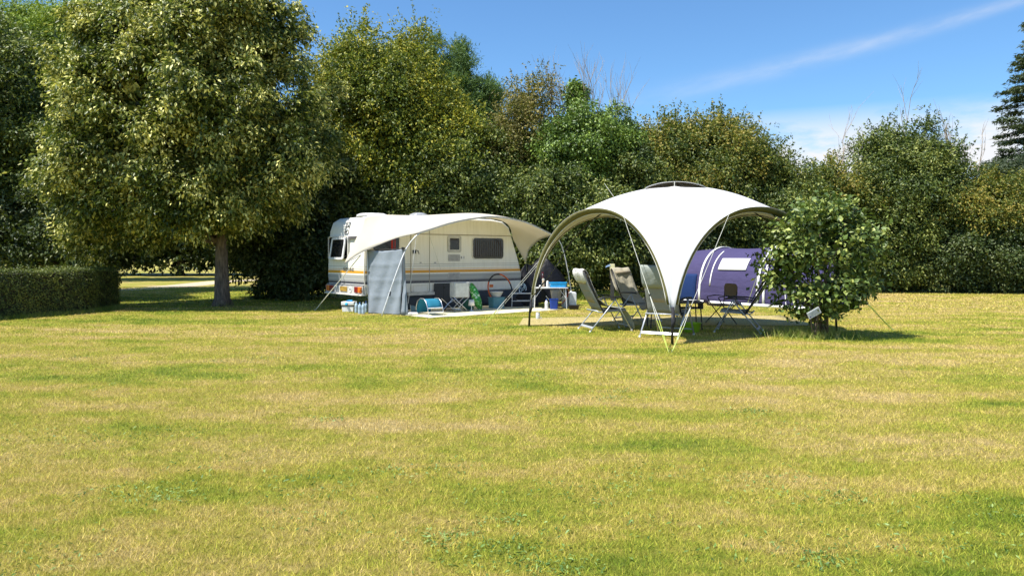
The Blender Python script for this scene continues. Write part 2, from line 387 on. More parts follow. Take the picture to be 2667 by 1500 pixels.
def crown(name, envs, m, parent, n_sub, per, L, sub_r=(.5, .9), flat=.7, asp=.25, droop=.6, upw=.5, seed=1, inner=.25, spike=0, clr=.22, jit=.13, low=-1.0, front=0, shoots=0, shl=.9, top=.6):
    g = np.random.default_rng(seed)
    if name != 'ivy_column' and L < .2 and asp > .1 and L > .104: L *= .88; per = int(per*1.2)
    areas = np.array([(e[3]*e[4]+e[3]*e[5]+e[4]*e[5]) for e in envs]); pr = areas/areas.sum()
    E = np.array(envs)[g.choice(len(envs), n_sub*2, p=pr)]
    d = unit(g.normal(size=(n_sub*2, 3)))
    if front: # more leaf masses on the side facing the camera, fewer behind
        fl = (d[:, 1] > 0) & (g.random(len(d)) < front); d[fl, 1] *= -1
    rad = g.uniform(.66, 1.03, n_sub*2)*(1+g.normal(0, jit, n_sub*2))
    sc = E[:, :3]+d*E[:, 3:]*rad[:, None]
    # drop sub-masses buried deep inside another envelope
    keep = np.ones(len(sc), bool)
    for e in envs:
        q = (((sc-np.array(e[:3]))/np.array(e[3:]))**2).sum(1); keep &= q > .42
    keep &= sc[:, 2] > .15
    sc, d = sc[keep][:n_sub], d[keep][:n_sub]; ns = len(sc)
    sr = g.uniform(sub_r[0], sub_r[1], ns)
    # twigs clusters on each sub mass
    npc = 9; ncl = max(1, per//npc)
    si = np.repeat(np.arange(ns), ncl); dd = unit(g.normal(size=(len(si), 3))+d[si]*.7+np.array([0, 0, top]))
    cc = sc[si]+dd*(sr[si]*g.uniform(.55, 1.05, len(si)))[:, None]*np.array([1, 1, flat])
    if spike:
        cc += unit(dd)*(g.random(len(si))**6*spike)[:, None]
    ci = np.repeat(np.arange(len(cc)), npc); m_ = len(ci)
    off = g.normal(size=(m_, 3))*clr*.46; p = cc[ci]+off
    outw = unit(dd[ci]+d[si][ci]*.5)
    nn = unit(outw*.4+np.array([0, 0, upw])+g.normal(size=(m_, 3))*.75)
    ax = unit(outw*.8+np.array([0, 0, -droop])+g.normal(size=(m_, 3))*.5+unit(off)*.5)
    k = p[:, 2] > .03
    Ls = L*g.uniform(.6, 1.35, m_)
    V1, F1 = leaf_verts(p[k], nn[k], ax[k], Ls[k], Ls[k]*asp*g.uniform(.8, 1.2, k.sum()))
    # oversized inner leaves added to block light through the crown
    ni = int(m_*inner*.6); E = np.array(envs)[g.choice(len(envs), ni, p=pr)]; d2 = unit(g.normal(size=(ni, 3)))
    p2 = E[:, :3]+d2*E[:, 3:]*(g.random(ni)**.4*.7)[:, None]; k2 = p2[:, 2] > .2; p2 = p2[k2]; ni = len(p2)
    V2, F2 = leaf_verts(p2, unit(g.normal(size=(ni, 3))+np.array([0, -.3, .3])), unit(g.normal(size=(ni, 3))), np.full(ni, L*1.9), np.full(ni, L*.7))
    V = np.concatenate([V1, V2]); Fc = np.concatenate([F1, F2+len(V1)])
    if shoots:                                   # leafy shoots growing out of the crown
        nb = 26; w_ = np.clip(d[:, 2]+.75, .02, None)*np.where(d[:, 1] < .3, 1.6, .6); s0 = g.choice(ns, shoots, p=w_/w_.sum())
        dr_ = unit(d[s0]*.6+np.array([0, 0, .9])+g.normal(size=(shoots, 3))*.3); ln = shl*g.uniform(.4, 1.2, shoots)
        f = np.tile(np.linspace(.1, 1, nb), shoots); q = np.repeat(np.arange(shoots), nb)
        p3 = sc[s0][q]+dr_[q]*(sr[s0][q]*.6+ln[q]*f)[:, None]+g.normal(size=(len(q), 3))*(.10*(1.15-f))[:, None]
        V3, F3 = leaf_verts(p3, unit(g.normal(size=(len(q), 3))+np.array([0, -.2, .6])), unit(g.normal(size=(len(q), 3))+dr_[q]*.6), L*g.uniform(.6, 1.1, len(q)), L*asp*g.uniform(.8, 1.2, len(q)))
        Fc = np.concatenate([Fc, F3+len(V)]); V = np.concatenate([V, V3])
    return npmesh(name, V, Fc, m, parent), sc
def limb_tree(parent, base, sc, r0, m, nl=12, h0=1.5, lean=(0, 0), seed=1, twist=.15, nseg=7, r1=.045):
    """tapered trunk with limbs out to leaf masses"""
    rd = random.Random(seed); mb = MB(); top = max(s[2] for s in sc)*.8; pts = []
    for i in range(nseg+1):
        f = i/nseg; z = top*f; pts.append(Vector((base.x+lean[0]*f+rd.uniform(-1, 1)*twist*f, base.y+lean[1]*f+rd.uniform(-1, 1)*twist*f, z-.05*(i == 0))))
    # flare at the foot
    pr = [r0*(1.35 if i == 0 else 1)*(1-.85*i/nseg) for i in range(nseg+1)]
    pts.insert(1, pts[0].lerp(pts[1], .25)); pr.insert(1, r0*1.05)
    mb.tube(pts, pr, 22)
    for i_ in range(len(mb.v)):
        v = Vector(mb.v[i_]); k_ = min(len(pts)-1, i_//22); c = pts[k_]; o_ = Vector((v.x-c.x, v.y-c.y, 0)); an = math.atan2(o_.y, o_.x)
        f_ = 1+.07*math.sin(an*5+v.z*2.1)+.05*math.sin(an*9-v.z*4+1)+(.35*abs(math.sin(an*2.5+.4)) if k_ == 0 else 0)
        mb.v[i_] = (c.x+o_.x*f_, c.y+o_.y*f_, v.z)
    idx = list(range(len(sc))); rd.shuffle(idx)
    for i in idx[:nl]:
        e = Vector(sc[i]); zz = max(h0, min(e.z-.4*abs(e.x-base.x)-.3, top*.85)); f = zz/top*nseg
        k = int(min(f, nseg-1))+1; s0 = pts[k].lerp(pts[min(k+1, len(pts)-1)], f-int(f)) if k > 0 else pts[0]
        mid = s0.lerp(e, .5)+Vector((rd.uniform(-.25, .25), rd.uniform(-.25, .25), rd.uniform(-.1, .35)))
        rr = max(r1, r0*.4*(1-.6*zz/top)); mb.tube([s0, s0.lerp(mid, .5)+Vector((0, 0, .05)), mid, e], [rr, rr*.75, rr*.5, rr*.15], 6)
    return mb.build('trunk', m, parent, smooth=True)
def tree(name, label, cat, base, envs, m, n_sub, per, L, r0=.15, group=None, nl=12, h0=1.2, part='crown', **kw):
    base = Vector(base); t = thing(name, label, cat, base, group=group); dy = kw.pop('dy', 0)
    envs = [(*e[:2], e[2]-dy*e[1]/F, *e[3:]) for e in envs]
    env2 = [(e[0]-base.x, e[1]-base.y, *e[2:]) for e in envs]
    o, sc = crown(part, env2, m, t, n_sub, per, L, **kw)
    limb_tree(t, Vector((0, 0, 0)), sc, r0, BARK, nl=nl, h0=h0, seed=kw.get('seed', 1))
    return t
def twigs(mb, base, d, length, r, depth, rd, spread=.5, n=3, upb=.3):
    pts = [base]; p = base; dd = d.normalized(); ns = 4
    for i in range(ns):
        dd = (dd+Vector((rd.gauss(0, .1), rd.gauss(0, .1), upb*.15))).normalized(); p = p+dd*length/ns; pts.append(p)
    mb.tube(pts, [r*(1-.6*i/ns) for i in range(ns+1)], 4, cap=False)
    if depth > 0:
        for _ in range(n):
            i = rd.randint(1, ns); nd = (dd+Vector((rd.gauss(0, spread), rd.gauss(0, spread), rd.uniform(0, .4)))).normalized()
            twigs(mb, pts[i], nd, length*rd.uniform(.45, .75), r*.55, depth-1, rd, spread, n, upb)

LM = dict(
 linden=leafmat('linden_leaves', (.03, .055, .01), (.15, .185, .026), (.84, .78, .25), .2, .9, .36, st3=(.10, .56, .96)),
 acacia=leafmat('acacia_leaves', (.09, .17, .02), (.32, .40, .045), None, .3, .5, .5),
 dark=leafmat('shade_darkened_leaves', (.02, .04, .008), (.06, .09, .018), (.13, .15, .05), .12, .6, .4),  # base colour lowered to carry the shade under the trees
 gold=leafmat('yellow_green_leaves', (.04, .075, .01), (.18, .22, .022), (.46, .40, .035), .22, .35, .45),
 pine=leafmat('pine_needles', (.05, .11, .03), (.16, .26, .07), None, .2, .6, .5),
 brown=leafmat('brownish_leaves', (.05, .06, .012), (.18, .16, .03), (.34, .27, .08), .2, .7, .5),
 ivy=leafmat('ivy_leaves', (.03, .07, .01), (.12, .20, .03), (.26, .36, .06), .16, .7, .36),
 elm=leafmat('elm_leaves', (.03, .06, .01), (.14, .165, .024), (.36, .28, .05), .22, .5, .45),
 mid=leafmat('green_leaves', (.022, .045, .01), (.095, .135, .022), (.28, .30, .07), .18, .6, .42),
 spruce=leafmat('spruce_needles', (.025, .045, .02), (.09, .12, .055), None, .1, .8, .5),
 hedge=leafmat('hedge_leaves', (.03, .05, .01), (.10, .13, .024), (.24, .25, .05), .15, 1.2, .45),
 shrub=leafmat('broad_glossy_leaves', (.025, .05, .01), (.11, .17, .032), (.34, .38, .10), .16, 2.0, .38))
# 1 big linden
tree('linden_tree', 'large round crowned lime tree with pale yellow green bracts left of the caravan', 'tree', P(578, 797, 22.6)*Vector((1, 1, 0)) if False else G(578, 797),
     [envp(515, 300, 22.6, 310, 262, 3.3), envp(325, 475, 22.5, 145, 125, 2.4), envp(380, 150, 22.7, 150, 120, 2.2), envp(750, 415, 22.6, 100, 105, 2.1), envp(575, 95, 22.8, 195, 120, 2.4), envp(520, 520, 22.3, 240, 80, 2.4), envp(250, 585, 22.8, 60, 70, 1.2), envp(400, 585, 23.3, 120, 40, 1.6), envp(650, 540, 23.2, 110, 40, 1.6)],
     LM['linden'], 680, 320, .15, r0=.215, shoots=80, shl=.5, top=.65, nl=34, h0=1.9, sub_r=(.35, .68), flat=.62, droop=1.1, upw=.85, asp=.22, seed=3, inner=.2, spike=.5, clr=.2, front=.5, jit=.10)
BG = 'trees in the row behind the camp'
tree('acacia_tree', 'tall feathery light green tree at upper left behind the lime tree', 'tree', (-17.5, 31.5, 0),
     [envp(190, 230, 31.5, 190, 175, 3), envp(260, 120, 31.5, 100, 80, 2), envp(120, 120, 31.5, 70, 60, 2)], LM['acacia'], 240, 300, .13, shoots=180, shl=.9, group=BG, sub_r=(.5, .9), seed=4, asp=.2, spike=.7, front=.5)
tree('broadleaf_tree', 'dark broadleaf tree at the left edge behind the clipped hedge', 'tree', (-18.5, 27.5, 0),
     [envp(0, 270, 27.5, 130, 190, 3), envp(90, 400, 27.5, 130, 150, 2.5), envp(-60, 520, 27, 180, 170, 3), envp(-260, 300, 27, 190, 300, 3)], LM['mid'], 300, 280, .15, shoots=40, group=BG, seed=5, spike=.5, front=.5)
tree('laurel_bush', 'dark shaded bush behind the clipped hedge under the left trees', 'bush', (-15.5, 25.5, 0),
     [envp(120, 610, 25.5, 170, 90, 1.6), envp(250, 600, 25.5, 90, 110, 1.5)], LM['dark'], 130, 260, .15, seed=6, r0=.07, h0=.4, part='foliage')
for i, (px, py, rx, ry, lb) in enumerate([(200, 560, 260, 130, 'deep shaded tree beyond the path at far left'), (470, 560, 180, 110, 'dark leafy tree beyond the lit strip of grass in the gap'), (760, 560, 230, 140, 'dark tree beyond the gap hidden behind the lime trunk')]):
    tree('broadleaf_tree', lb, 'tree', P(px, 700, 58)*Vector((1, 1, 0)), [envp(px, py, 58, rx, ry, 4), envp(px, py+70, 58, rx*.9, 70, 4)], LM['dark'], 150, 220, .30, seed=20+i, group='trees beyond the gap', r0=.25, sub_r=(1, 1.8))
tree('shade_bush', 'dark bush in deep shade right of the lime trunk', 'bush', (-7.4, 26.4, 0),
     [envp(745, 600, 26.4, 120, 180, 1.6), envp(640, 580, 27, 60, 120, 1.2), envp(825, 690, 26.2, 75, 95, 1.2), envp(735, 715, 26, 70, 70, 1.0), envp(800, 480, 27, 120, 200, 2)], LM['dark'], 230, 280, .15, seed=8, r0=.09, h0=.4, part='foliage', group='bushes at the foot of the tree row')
tree('elm_tree', 'tall yellow green tree standing behind the caravan roof', 'tree', (-4.6, 28.6, 0),
     [envp(1010, 330, 28.6, 155, 190, 2.6), envp(930, 210, 28.6, 80, 100, 2), envp(1040, 235, 28.6, 75, 95, 1.8), envp(948, 120, 28.6, 22, 55, .5), envp(1015, 130, 28.6, 30, 50, .6), envp(1085, 125, 28.6, 28, 50, .6), envp(880, 330, 28.6, 60, 150, 1.5), envp(1170, 420, 28.4, 90, 130, 1.8)],
     LM['gold'], 380, 280, .135, shoots=330, shl=1.1, group=BG, dy=28, seed=9, spike=.9, front=.5, nl=24)
tree('pine_tree', 'blue green pine rising between the yellow green tree and the dead twigs', 'tree', (-1.8, 33, 0),
     [envp(1125, 165, 33, 22, 60, .7), envp(1205, 175, 33, 32, 55, .7), envp(1180, 270, 33, 75, 70, 1.4), envp(1262, 270, 33, 42, 50, 1.0), envp(1290, 330, 33, 40, 40, 1.0), envp(1230, 390, 33, 95, 80, 1.6), envp(1155, 210, 33, 45, 50, .9)],
     LM['pine'], 170, 380, .19, shoots=50, shl=.5, group=BG, seed=10, spike=.3, asp=.07, droop=-.2, upw=.2, sub_r=(.3, .5), clr=.3, inner=.06)
tree('hawthorn_tree', 'brownish thin leaved thorn tree right of the pine', 'tree', (.6, 29.5, 0),
     [envp(1355, 370, 29.5, 68, 100, 1.4), envp(1375, 235, 29.5, 48, 35, .8), envp(1300, 430, 29.3, 60, 100, 1.2)], LM['brown'], 120, 180, .12, shoots=210, shl=.8, group=BG, dy=28, seed=11, spike=.7, inner=.08, front=.4, nl=24)
t = tree('ivy_tree', 'ivy clad tree with dead bare branches poking out of its top', 'tree', (2.9, 29.2, 0),
     [envp(1530, 400, 29.2, 115, 110, 2), envp(1590, 350, 29.2, 50, 60, 1.2), envp(1450, 420, 28.9, 60, 90, 1.2)], LM['ivy'], 200, 280, .13, group=BG, dy=18, seed=12, front=.5)
env = envp(1500, 262, 29.2, 20, 42, .32); o_, _ = crown('ivy_column', [(env[0]-2.9, 0, *env[2:])], LM['ivy'], t, 40, 140, .13, sub_r=(.12, .25), seed=13, inner=.5)
rd = random.Random(4)
for px, h in ((1420, 330), (1440, 300), (1468, 310), (1500, 300), (1545, 290), (1560, 300), (1585, 300), (1610, 310), (1625, 330), (1535, 270), (1480, 290), (1455, 300), (1515, 280), (1570, 280), (1600, 300), (1645, 330), (1530, 300)):
    b = P(px, h+75, 29.2+rd.uniform(-.5, .5))-Vector((2.9, 29.2, 0)); mb = MB(); twigs(mb, b, Vector((rd.gauss(0, .22), rd.gauss(0, .2), 1)), rd.uniform(1.6, 2.4), .017, 2, rd, .3, 4); mb.build('dead_branch', TWIG, t)
tree('hazel_bush', 'mid green bush behind the middle of the awning', 'bush', (-.6, 27.6, 0),
     [envp(1180, 520, 27.6, 130, 90, 1.4), envp(1050, 560, 27.8, 110, 90, 1.4), envp(930, 540, 27.8, 90, 90, 1.4), envp(1290, 600, 27.6, 110, 110, 1.4), envp(1255, 455, 28.4, 85, 95, 1.3)], LM['mid'], 250, 280, .135, seed=14, group='bushes at the foot of the tree row', r0=.08, h0=.4, part='foliage', front=.5)
tree('bramble_bush', 'low arching bush between the awning and the dome shelter', 'bush', (1.9, 27.4, 0),
     [envp(1420, 540, 27.4, 120, 90, 1.4), envp(1530, 600, 27.2, 120, 110, 1.4), envp(1450, 680, 27, 130, 70, 1.2), envp(1640, 500, 28.5, 80, 90, 1.2)], LM['mid'], 220, 280, .135, seed=15, group='bushes at the foot of the tree row', r0=.08, h0=.4, part='foliage', front=.5)
tree('wych_elm', 'broad olive green tree behind the dome shelter roof', 'tree', (7.6, 30.5, 0),
     [envp(1830, 440, 30.5, 150, 110, 2.4), envp(1740, 380, 30.5, 90, 60, 1.8), envp(1880, 350, 30.5, 60, 45, 1.2), envp(1730, 345, 30.5, 45, 30, .9), envp(1960, 460, 30.4, 75, 70, 1.4), envp(1690, 470, 30.2, 80, 80, 1.5)],
     LM['elm'], 310, 260, .135, shoots=330, shl=.9, group=BG, dy=34, seed=16, spike=.9, front=.5, nl=22)
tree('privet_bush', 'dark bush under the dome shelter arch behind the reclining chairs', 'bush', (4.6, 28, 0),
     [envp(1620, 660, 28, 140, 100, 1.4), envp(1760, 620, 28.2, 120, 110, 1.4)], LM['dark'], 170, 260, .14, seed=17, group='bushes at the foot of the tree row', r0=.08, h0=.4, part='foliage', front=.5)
tree('privet_bush', 'dark bush behind the purple tunnel tent', 'bush', (9.6, 29, 0),
     [envp(1890, 610, 29, 120, 120, 1.4), envp(2030, 600, 29.4, 130, 120, 1.5)], LM['mid'], 200, 260, .14, seed=18, group='bushes at the foot of the tree row', r0=.08, h0=.4, part='foliage', front=.5)
tree('thorn_tree', 'low brown tinged tree above the broad leaved shrub', 'tree', (12.3, 31.6, 0),
     [envp(2100, 520, 31.6, 100, 95, 1.8), envp(2170, 470, 31.6, 80, 60, 1.5), envp(2060, 600, 31.4, 100, 100, 1.6)], LM['elm'], 210, 260, .135, shoots=210, shl=.8, group=BG, dy=50, seed=19, spike=.5, front=.5)
t = tree('maple_tree', 'dark green tree with reddish top right of the broad leaved shrub', 'tree', (16.7, 32.5, 0),
     [envp(2330, 450, 32.5, 105, 100, 2), envp(2300, 350, 32.5, 50, 45, 1), envp(2385, 340, 32.5, 24, 50, .6), envp(2440, 390, 32.5, 28, 50, .7), envp(2290, 560, 32.3, 120, 110, 2)], LM['mid'], 240, 270, .14, shoots=270, shl=1.0, group=BG, dy=52, seed=22, spike=.7, front=.5, nl=22)
mb = MB()
for px, h in ((2190, 420), (2240, 400), (2355, 330), (2215, 410)):
    b = P(px, h+95, 32.5)-Vector((16.7, 32.5, 0)); mb = MB(); twigs(mb, b, Vector((rd.gauss(-.15, .2), rd.gauss(0, .2), 1)), 2.4, .024, 2, rd, .3, 3); mb.build('dead_branch', TWIG, t)
t = tree('mixed_bush', 'wide bramble covered bush at the right edge below the spruce', 'bush', (20.3, 32.2, 0),
     [envp(2530, 560, 32.2, 140, 100, 2), envp(2660, 570, 32, 120, 100, 2), envp(2800, 560, 32, 120, 120, 2), envp(2450, 560, 32.2, 90, 90, 1.6)], LM['elm'], 270, 260, .135, shoots=180, shl=.6, group='bushes at the foot of the tree row', dy=10, seed=23, spike=.4, front=.5, part='foliage')
mb = MB()
for k in range(7):
    b = P(2470+k*11, 480, 32.2)-Vector((20.3, 32.2, 0)); mb = MB(); twigs(mb, b, Vector((rd.gauss(0, .25), rd.gauss(0, .2), 1)), 1.9, .028, 2, rd, .25, 3); mb.build('dead_branch', TWIG, t)
tree('elder_bush', 'low green bush at the lawn edge right of the tent', 'bush', (15.9, 31.8, 0),
     [envp(2300, 690, 31.8, 120, 65, 1.3), envp(2180, 680, 31.6, 90, 80, 1.3)], LM['mid'], 150, 260, .13, seed=24, r0=.06, h0=.3, part='foliage', group='bushes at the foot of the tree row', front=.5)
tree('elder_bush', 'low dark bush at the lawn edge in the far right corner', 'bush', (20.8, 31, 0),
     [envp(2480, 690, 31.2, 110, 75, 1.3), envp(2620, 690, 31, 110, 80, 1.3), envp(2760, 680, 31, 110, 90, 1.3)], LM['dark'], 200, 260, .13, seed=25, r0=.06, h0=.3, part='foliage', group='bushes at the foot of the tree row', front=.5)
tree('broadleaf_tree', 'hidden tree added behind the clipped hedge to shade the far end of the gravel path', 'tree', (-26, 46, 0), [(-26, 46, 8.2, 4, 3.6, 3.6)], LM['mid'], 120, 200, .25, r0=.2, seed=61, group='trees beyond the gap', sub_r=(.8, 1.3))  # unseen tree, added for the shadow it casts across the gap
# conifers at the right edge
def conifer(label, base, H, Rb, seed, name='spruce_tree', dens=1.0, m=None, z0=1.5, step=.34):
    t = thing(name, label, 'tree', base); g = np.random.default_rng(seed); mb = MB()
    mb.tube([(0, 0, -.05), (0, 0, H*.5), (0, 0, H)], [.28, .16, .02], 8)
    C, A = [], []; z = z0
    while z < H-.2:
        f = (H-z)/(H-z0); nb = 7
        for k in range(nb):
            a = g.uniform(0, 2*np.pi); ln = Rb*(f**.75)*g.uniform(.75, 1.1)+.15; q = g.uniform(-.1, .1)
            e = np.array([math.cos(a), math.sin(a), 0]); ns = max(4, int(ln*16*dens))
            mb.tube([(0, 0, z), (e[0]*ln*.6, e[1]*ln*.6, z-.06*ln), (e[0]*ln, e[1]*ln, z-.05*ln+q)], [.035, .02, .006], 4, cap=False)
            s_ = g.uniform(.2, 1, ns)**.7; c = e*ln*s_[:, None]+np.array([0, 0, z])+np.stack([g.normal(0, .1, ns), g.normal(0, .1, ns), -.06*ln*s_-np.abs(g.normal(0, .07, ns))], 1)
            C.append(c); A.append(np.tile(e, (ns, 1)))
        z += step*g.uniform(.7, 1.2)
    C = np.concatenate(C); A = np.concatenate(A); C = np.repeat(C, 7, 0)+g.normal(0, .07, (len(C)*7, 3)); A = np.repeat(A, 7, 0); n = len(C)
    V, Fc = leaf_verts(C, unit(np.array([0, 0, 1.])+g.normal(size=(n, 3))*.5), unit(A+g.normal(size=(n, 3))*.5+np.array([0, 0, -.3])), .22*g.uniform(.6, 1.3, n), .035*g.uniform(.7, 1.3, n))
    npmesh('crown', V, Fc, m or LM['spruce'], t); mb.build('trunk', BARK, t, smooth=True); return t
conifer('tall dark spruce with layered drooping branches cut by the right edge', (28.1, 38, 0), 16.4, 4.8, 31, dens=1.1, step=.40)
tree('cypress_tree', 'rounded dark conifer below the tall spruce at the right edge', 'tree', (25.8, 36.5, 0), [envp(2640, 470, 36.5, 85, 60, 1.6), envp(2690, 540, 36.5, 120, 90, 1.8)], LM['spruce'], 150, 330, .16, seed=33, flat=.4, asp=.14, front=.4)

# clipped hedge
def hedge():
    line = [Vector((-15.2, 11.5)), Vector((-13.5, 14.4)), Vector((-12.35, 17.8)), Vector((-11.45, 19.9)), Vector((-11.7, 22.1))]
    t = thing('clipped_hedge', 'low square clipped hedge with sunlit top at the left edge', 'hedge', (line[2].x, line[2].y, 0)); g = np.random.default_rng(40)
    TH, H = 1.2, 1.14; C, Nn = [], []
    for a, b in zip(line[:-1], line[1:]):
        d = (b-a); L_ = d.length; d = d/L_; nr = Vector((d.y, -d.x))      # towards the lawn
        n = int(L_*H*1500); s_ = g.random(n); z = g.random(n)*H; q = g.normal(0, .02, n)+.02*np.sin(s_*L_*5)+.025*np.sin(z*9+s_*7)
        C.append(np.stack([a.x+d.x*L_*s_+nr.x*q, a.y+d.y*L_*s_+nr.y*q, z], 1)); Nn.append(np.tile([nr.x, nr.y, .1], (n, 1)))
        n = int(L_*TH*1500); s_ = g.random(n); w_ = g.random(n)*TH; z = H+g.normal(0, .02, n)+.02*np.sin(s_*L_*4)+np.abs(g.normal(0, .02, n))**1.0*(g.random(n) < .15)*3
        C.append(np.stack([a.x+d.x*L_*s_-nr.x*w_, a.y+d.y*L_*s_-nr.y*w_, z], 1)); Nn.append(np.tile([0, 0, 1.], (n, 1)))
        n = int(L_*H*500); s_ = g.random(n); z = g.random(n)*H
        C.append(np.stack([a.x+d.x*L_*s_-nr.x*TH, a.y+d.y*L_*s_-nr.y*TH, z], 1)); Nn.append(np.tile([-nr.x, -nr.y, .1], (n, 1)))
    e = line[-1]; n = int(TH*H*1500); C.append(np.stack([e.x-g.random(n)*TH, np.full(n, e.y)+g.normal(0, .03, n), g.random(n)*H], 1)); Nn.append(np.tile([0, 1., 0], (n, 1)))
    C = np.concatenate(C)-np.array([line[2].x, line[2].y, 0]); Nn = np.concatenate(Nn); n = len(C)
    V, Fc = leaf_verts(C, unit(Nn+g.normal(size=(n, 3))*.6+np.array([0, 0, .2])), unit(g.normal(size=(n, 3))+np.array([0, 0, .5])), .05*g.uniform(.6, 1.5, n), .013*g.uniform(.7, 1.4, n))
    npmesh('foliage', V, Fc, LM['hedge'], t)
    # woody core
    mb = MB(); rows = []
    for i, p in enumerate(line):
        d = (line[min(i+1, 4)]-line[max(i-1, 0)]).normalized(); nr = Vector((d.y, -d.x)); q = p-nr*.07-line[2]; r = p-nr*(TH-.07)-line[2]
        rows.append([(q.x, q.y, 0), (q.x, q.y, H-.06), (r.x, r.y, H-.06), (r.x, r.y, 0)])
    mb.sheet(rows); m = len(mb.v); mb.f += [(0, 1, 2, 3), (m-1, m-2, m-3, m-4)]
    mb.build('inner_branches', mat('hedge_core', (.035, .03, .015), .95, bmp=.8, bscale=18), t)
hedge()

# broad leaved shrub with sign
def shrub():
    base = G(2120, 880); base.z = 0
    t = thing('broadleaf_shrub', 'young shrub with large oval leaves and several stems right of the dome shelter', 'shrub', base)
    rel = lambda px, py, rx, ry, rd, D=14.0: (lambda e: (e[0]-base.x, e[1]-base.y, *e[2:]))(envp(px, py, D, rx, ry, rd))
    envs = [rel(2135, 625, 110, 85, .75), rel(2050, 690, 60, 70, .55), rel(2220, 690, 65, 80, .55), rel(2125, 765, 95, 45, .6), rel(2145, 575, 65, 38, .5), rel(2225, 600, 48, 50, .45), rel(2190, 800, 45, 30, .35), rel(2095, 815, 30, 22, .3)]
    o, sc = crown('foliage', envs, LM['shrub'], t, 150, 44, .115, sub_r=(.11, .24), flat=.9, asp=.31, droop=.1, upw=.45, seed=50, inner=.18, spike=.25, clr=.2, jit=.12, front=.2)
    rd = random.Random(2)
    for k in range(6):
        mb = MB(); a = Vector((rd.uniform(-.26, .3), rd.uniform(-.15, .15), -.03)); 
        for j in range(3):
            e = Vector(sc[rd.randrange(len(sc))]); m1 = a.lerp(e, .35)+Vector((0, 0, .18)); m1.x = a.x+(e.x-a.x)*.18; mb.tube([a, m1, a.lerp(e, .7)+Vector((0, 0, .12)), e], [.017, .014, .009, .003], 6)
        mb.build('stem', BARK, t, smooth=True)
    return t
shrub()
# plant sign hanging on the shrub
sg = thing('plant_sign', 'small tilted pale grey information plate hung on the shrub stem', 'sign', P(2120, 815, 13.2)); sg.rotation_euler = (R(8), R(-29), R(4))
MB().prism(rrect(0, 0, .25, .125, .006), -.004, .004).build('plate', mat('sign_white', (.75, .76, .78), .4), sg)
MB().prism(rrect(0, 0, .226, .103, .003), -.007, -.0042).build('printed_panel', mat('sign_grey_blue', (.42, .47, .5), .4, var=.2, scale=25), sg)
mb = MB(); mb.lathe([(.013, -.001), (.013, .001)], (0, 0, 0), 14, M=Matrix.Translation((-.09, -.0085, -.03)) @ Matrix.Rotation(R(90), 4, 'X')); mb.build('round_logo', mat('logo_blue', (.06, .08, .25), .5), sg)
mb = MB()
for k in range(4):
    rr = random.Random(k); x = -.05
    while x < .06: 
        l_ = rr.uniform(.008, .022); mb.box((x+l_/2, -.0082, .032-.017*k), (l_, .001, .0035)); x += l_+.006
mb.build('printed_lines', mat('print_dark', (.2, .22, .24), .6), sg)
mb = MB(); mb.box((.085, -.0082, .005), (.03, .001, .05)); mb.build('plant_picture', mat('picture_green', (.18, .2, .1), .6, var=.5, scale=60), sg)
mb = MB(); mb.tube([(-.02, .0, .06), (-.02, .03, .1), (.0, .06, .12)], .003, 5); mb.build('wire', BLACK, sg)

# ================================================================== caravan
car = thing('caravan', 'white touring caravan with orange and grey stripes parked behind the awning', 'caravan', K, R(40))
cm, t, p, o = newmat('caravan_skin'); tcn = N(t, 'ShaderNodeTexCoord'); sp = N(t, 'ShaderNodeSeparateXYZ'); t.links.new(tcn.outputs['Object'], sp.inputs[0])
W0 = (.82, .80, .73); OR = (.70, .33, .02); GR = (.33, .34, .34); NV = (.055, .06, .085); LG = (.55, .56, .54)
zz = mth(t, 'DIVIDE', sp.outputs[2], 2.8)
bands = [(0, W0), (.745, NV), (.825, LG), (.84, GR), (.885, LG), (.9, GR), (.945, LG), (.957, GR), (1.0, W0), (1.048, OR), (1.125, W0), (1.15, OR), (1.168, W0), (1.228, GR), (1.245, W0)]
cb = ramp(t, zz, [(z/2.8, c) for z, c in bands], 'CONSTANT')
# vertical dirt runs and weathering
mp = N(t, 'ShaderNodeMapping'); mp.inputs['Scale'].default_value = (9, 9, .7); t.links.new(tcn.outputs['Object'], mp.inputs[0])
dn = noise(t, mp.outputs[0], 1.6, 4, .6); cb = mixc(t, ramp(t, dn, [(.45, (0, 0, 0)), (.85, (.3, .3, .3))]), cb, (.42, .38, .28))
setin(t, p.inputs['Base Color'], cb); p.inputs['Roughness'].default_value = .38
mp2 = N(t, 'ShaderNodeMapping'); mp2.inputs['Scale'].default_value = (.3, .3, 1); t.links.new(tcn.outputs['Object'], mp2.inputs[0])
bump(t, p, noise(t, tcn.outputs['Object'], 2.5, 2), .08, .03)
prof = [(.05, .46), (.0, 1.0), (.02, 1.6), (.07, 2.25), (.16, 2.50), (.38, 2.63), (1.5, 2.66), (4.4, 2.66), (4.85, 2.60), (5.12, 2.42), (5.22, 2.15), (5.52, 1.35), (5.64, .95), (5.62, .70), (5.5, .45)]
body = MB().prism(prof, 0, 2.2).build('body', cm, car, bevel=.07)
# roof parts
MB().lathe([(.46, 0), (.44, .05), (.34, .09), (.0, .1)], (.78, .95, 2.655), 20, 1.0, 1.0).build('roof_box', WHITE_P, car, smooth=True)
rv = MB().lathe([(.33, 0), (.32, .05)], (2.35, .95, 2.655), 20).build('roof_vent', WHITE_P, car)
MB().lathe([(.31, .05), (.27, .12), (.15, .17), (.0, .18)], (2.35, .95, 2.655), 20).build('dome_cover', mat('smoky_acrylic', (.3, .31, .33), .15), rv, smooth=True)
def sbox(px0, py0, px1, py1):
    (u0, z0), (u1, z1) = side(px0, py0), side(px1, py1); return (u0+u1)/2, (z0+z1)/2, abs(u1-u0), abs(z0-z1)
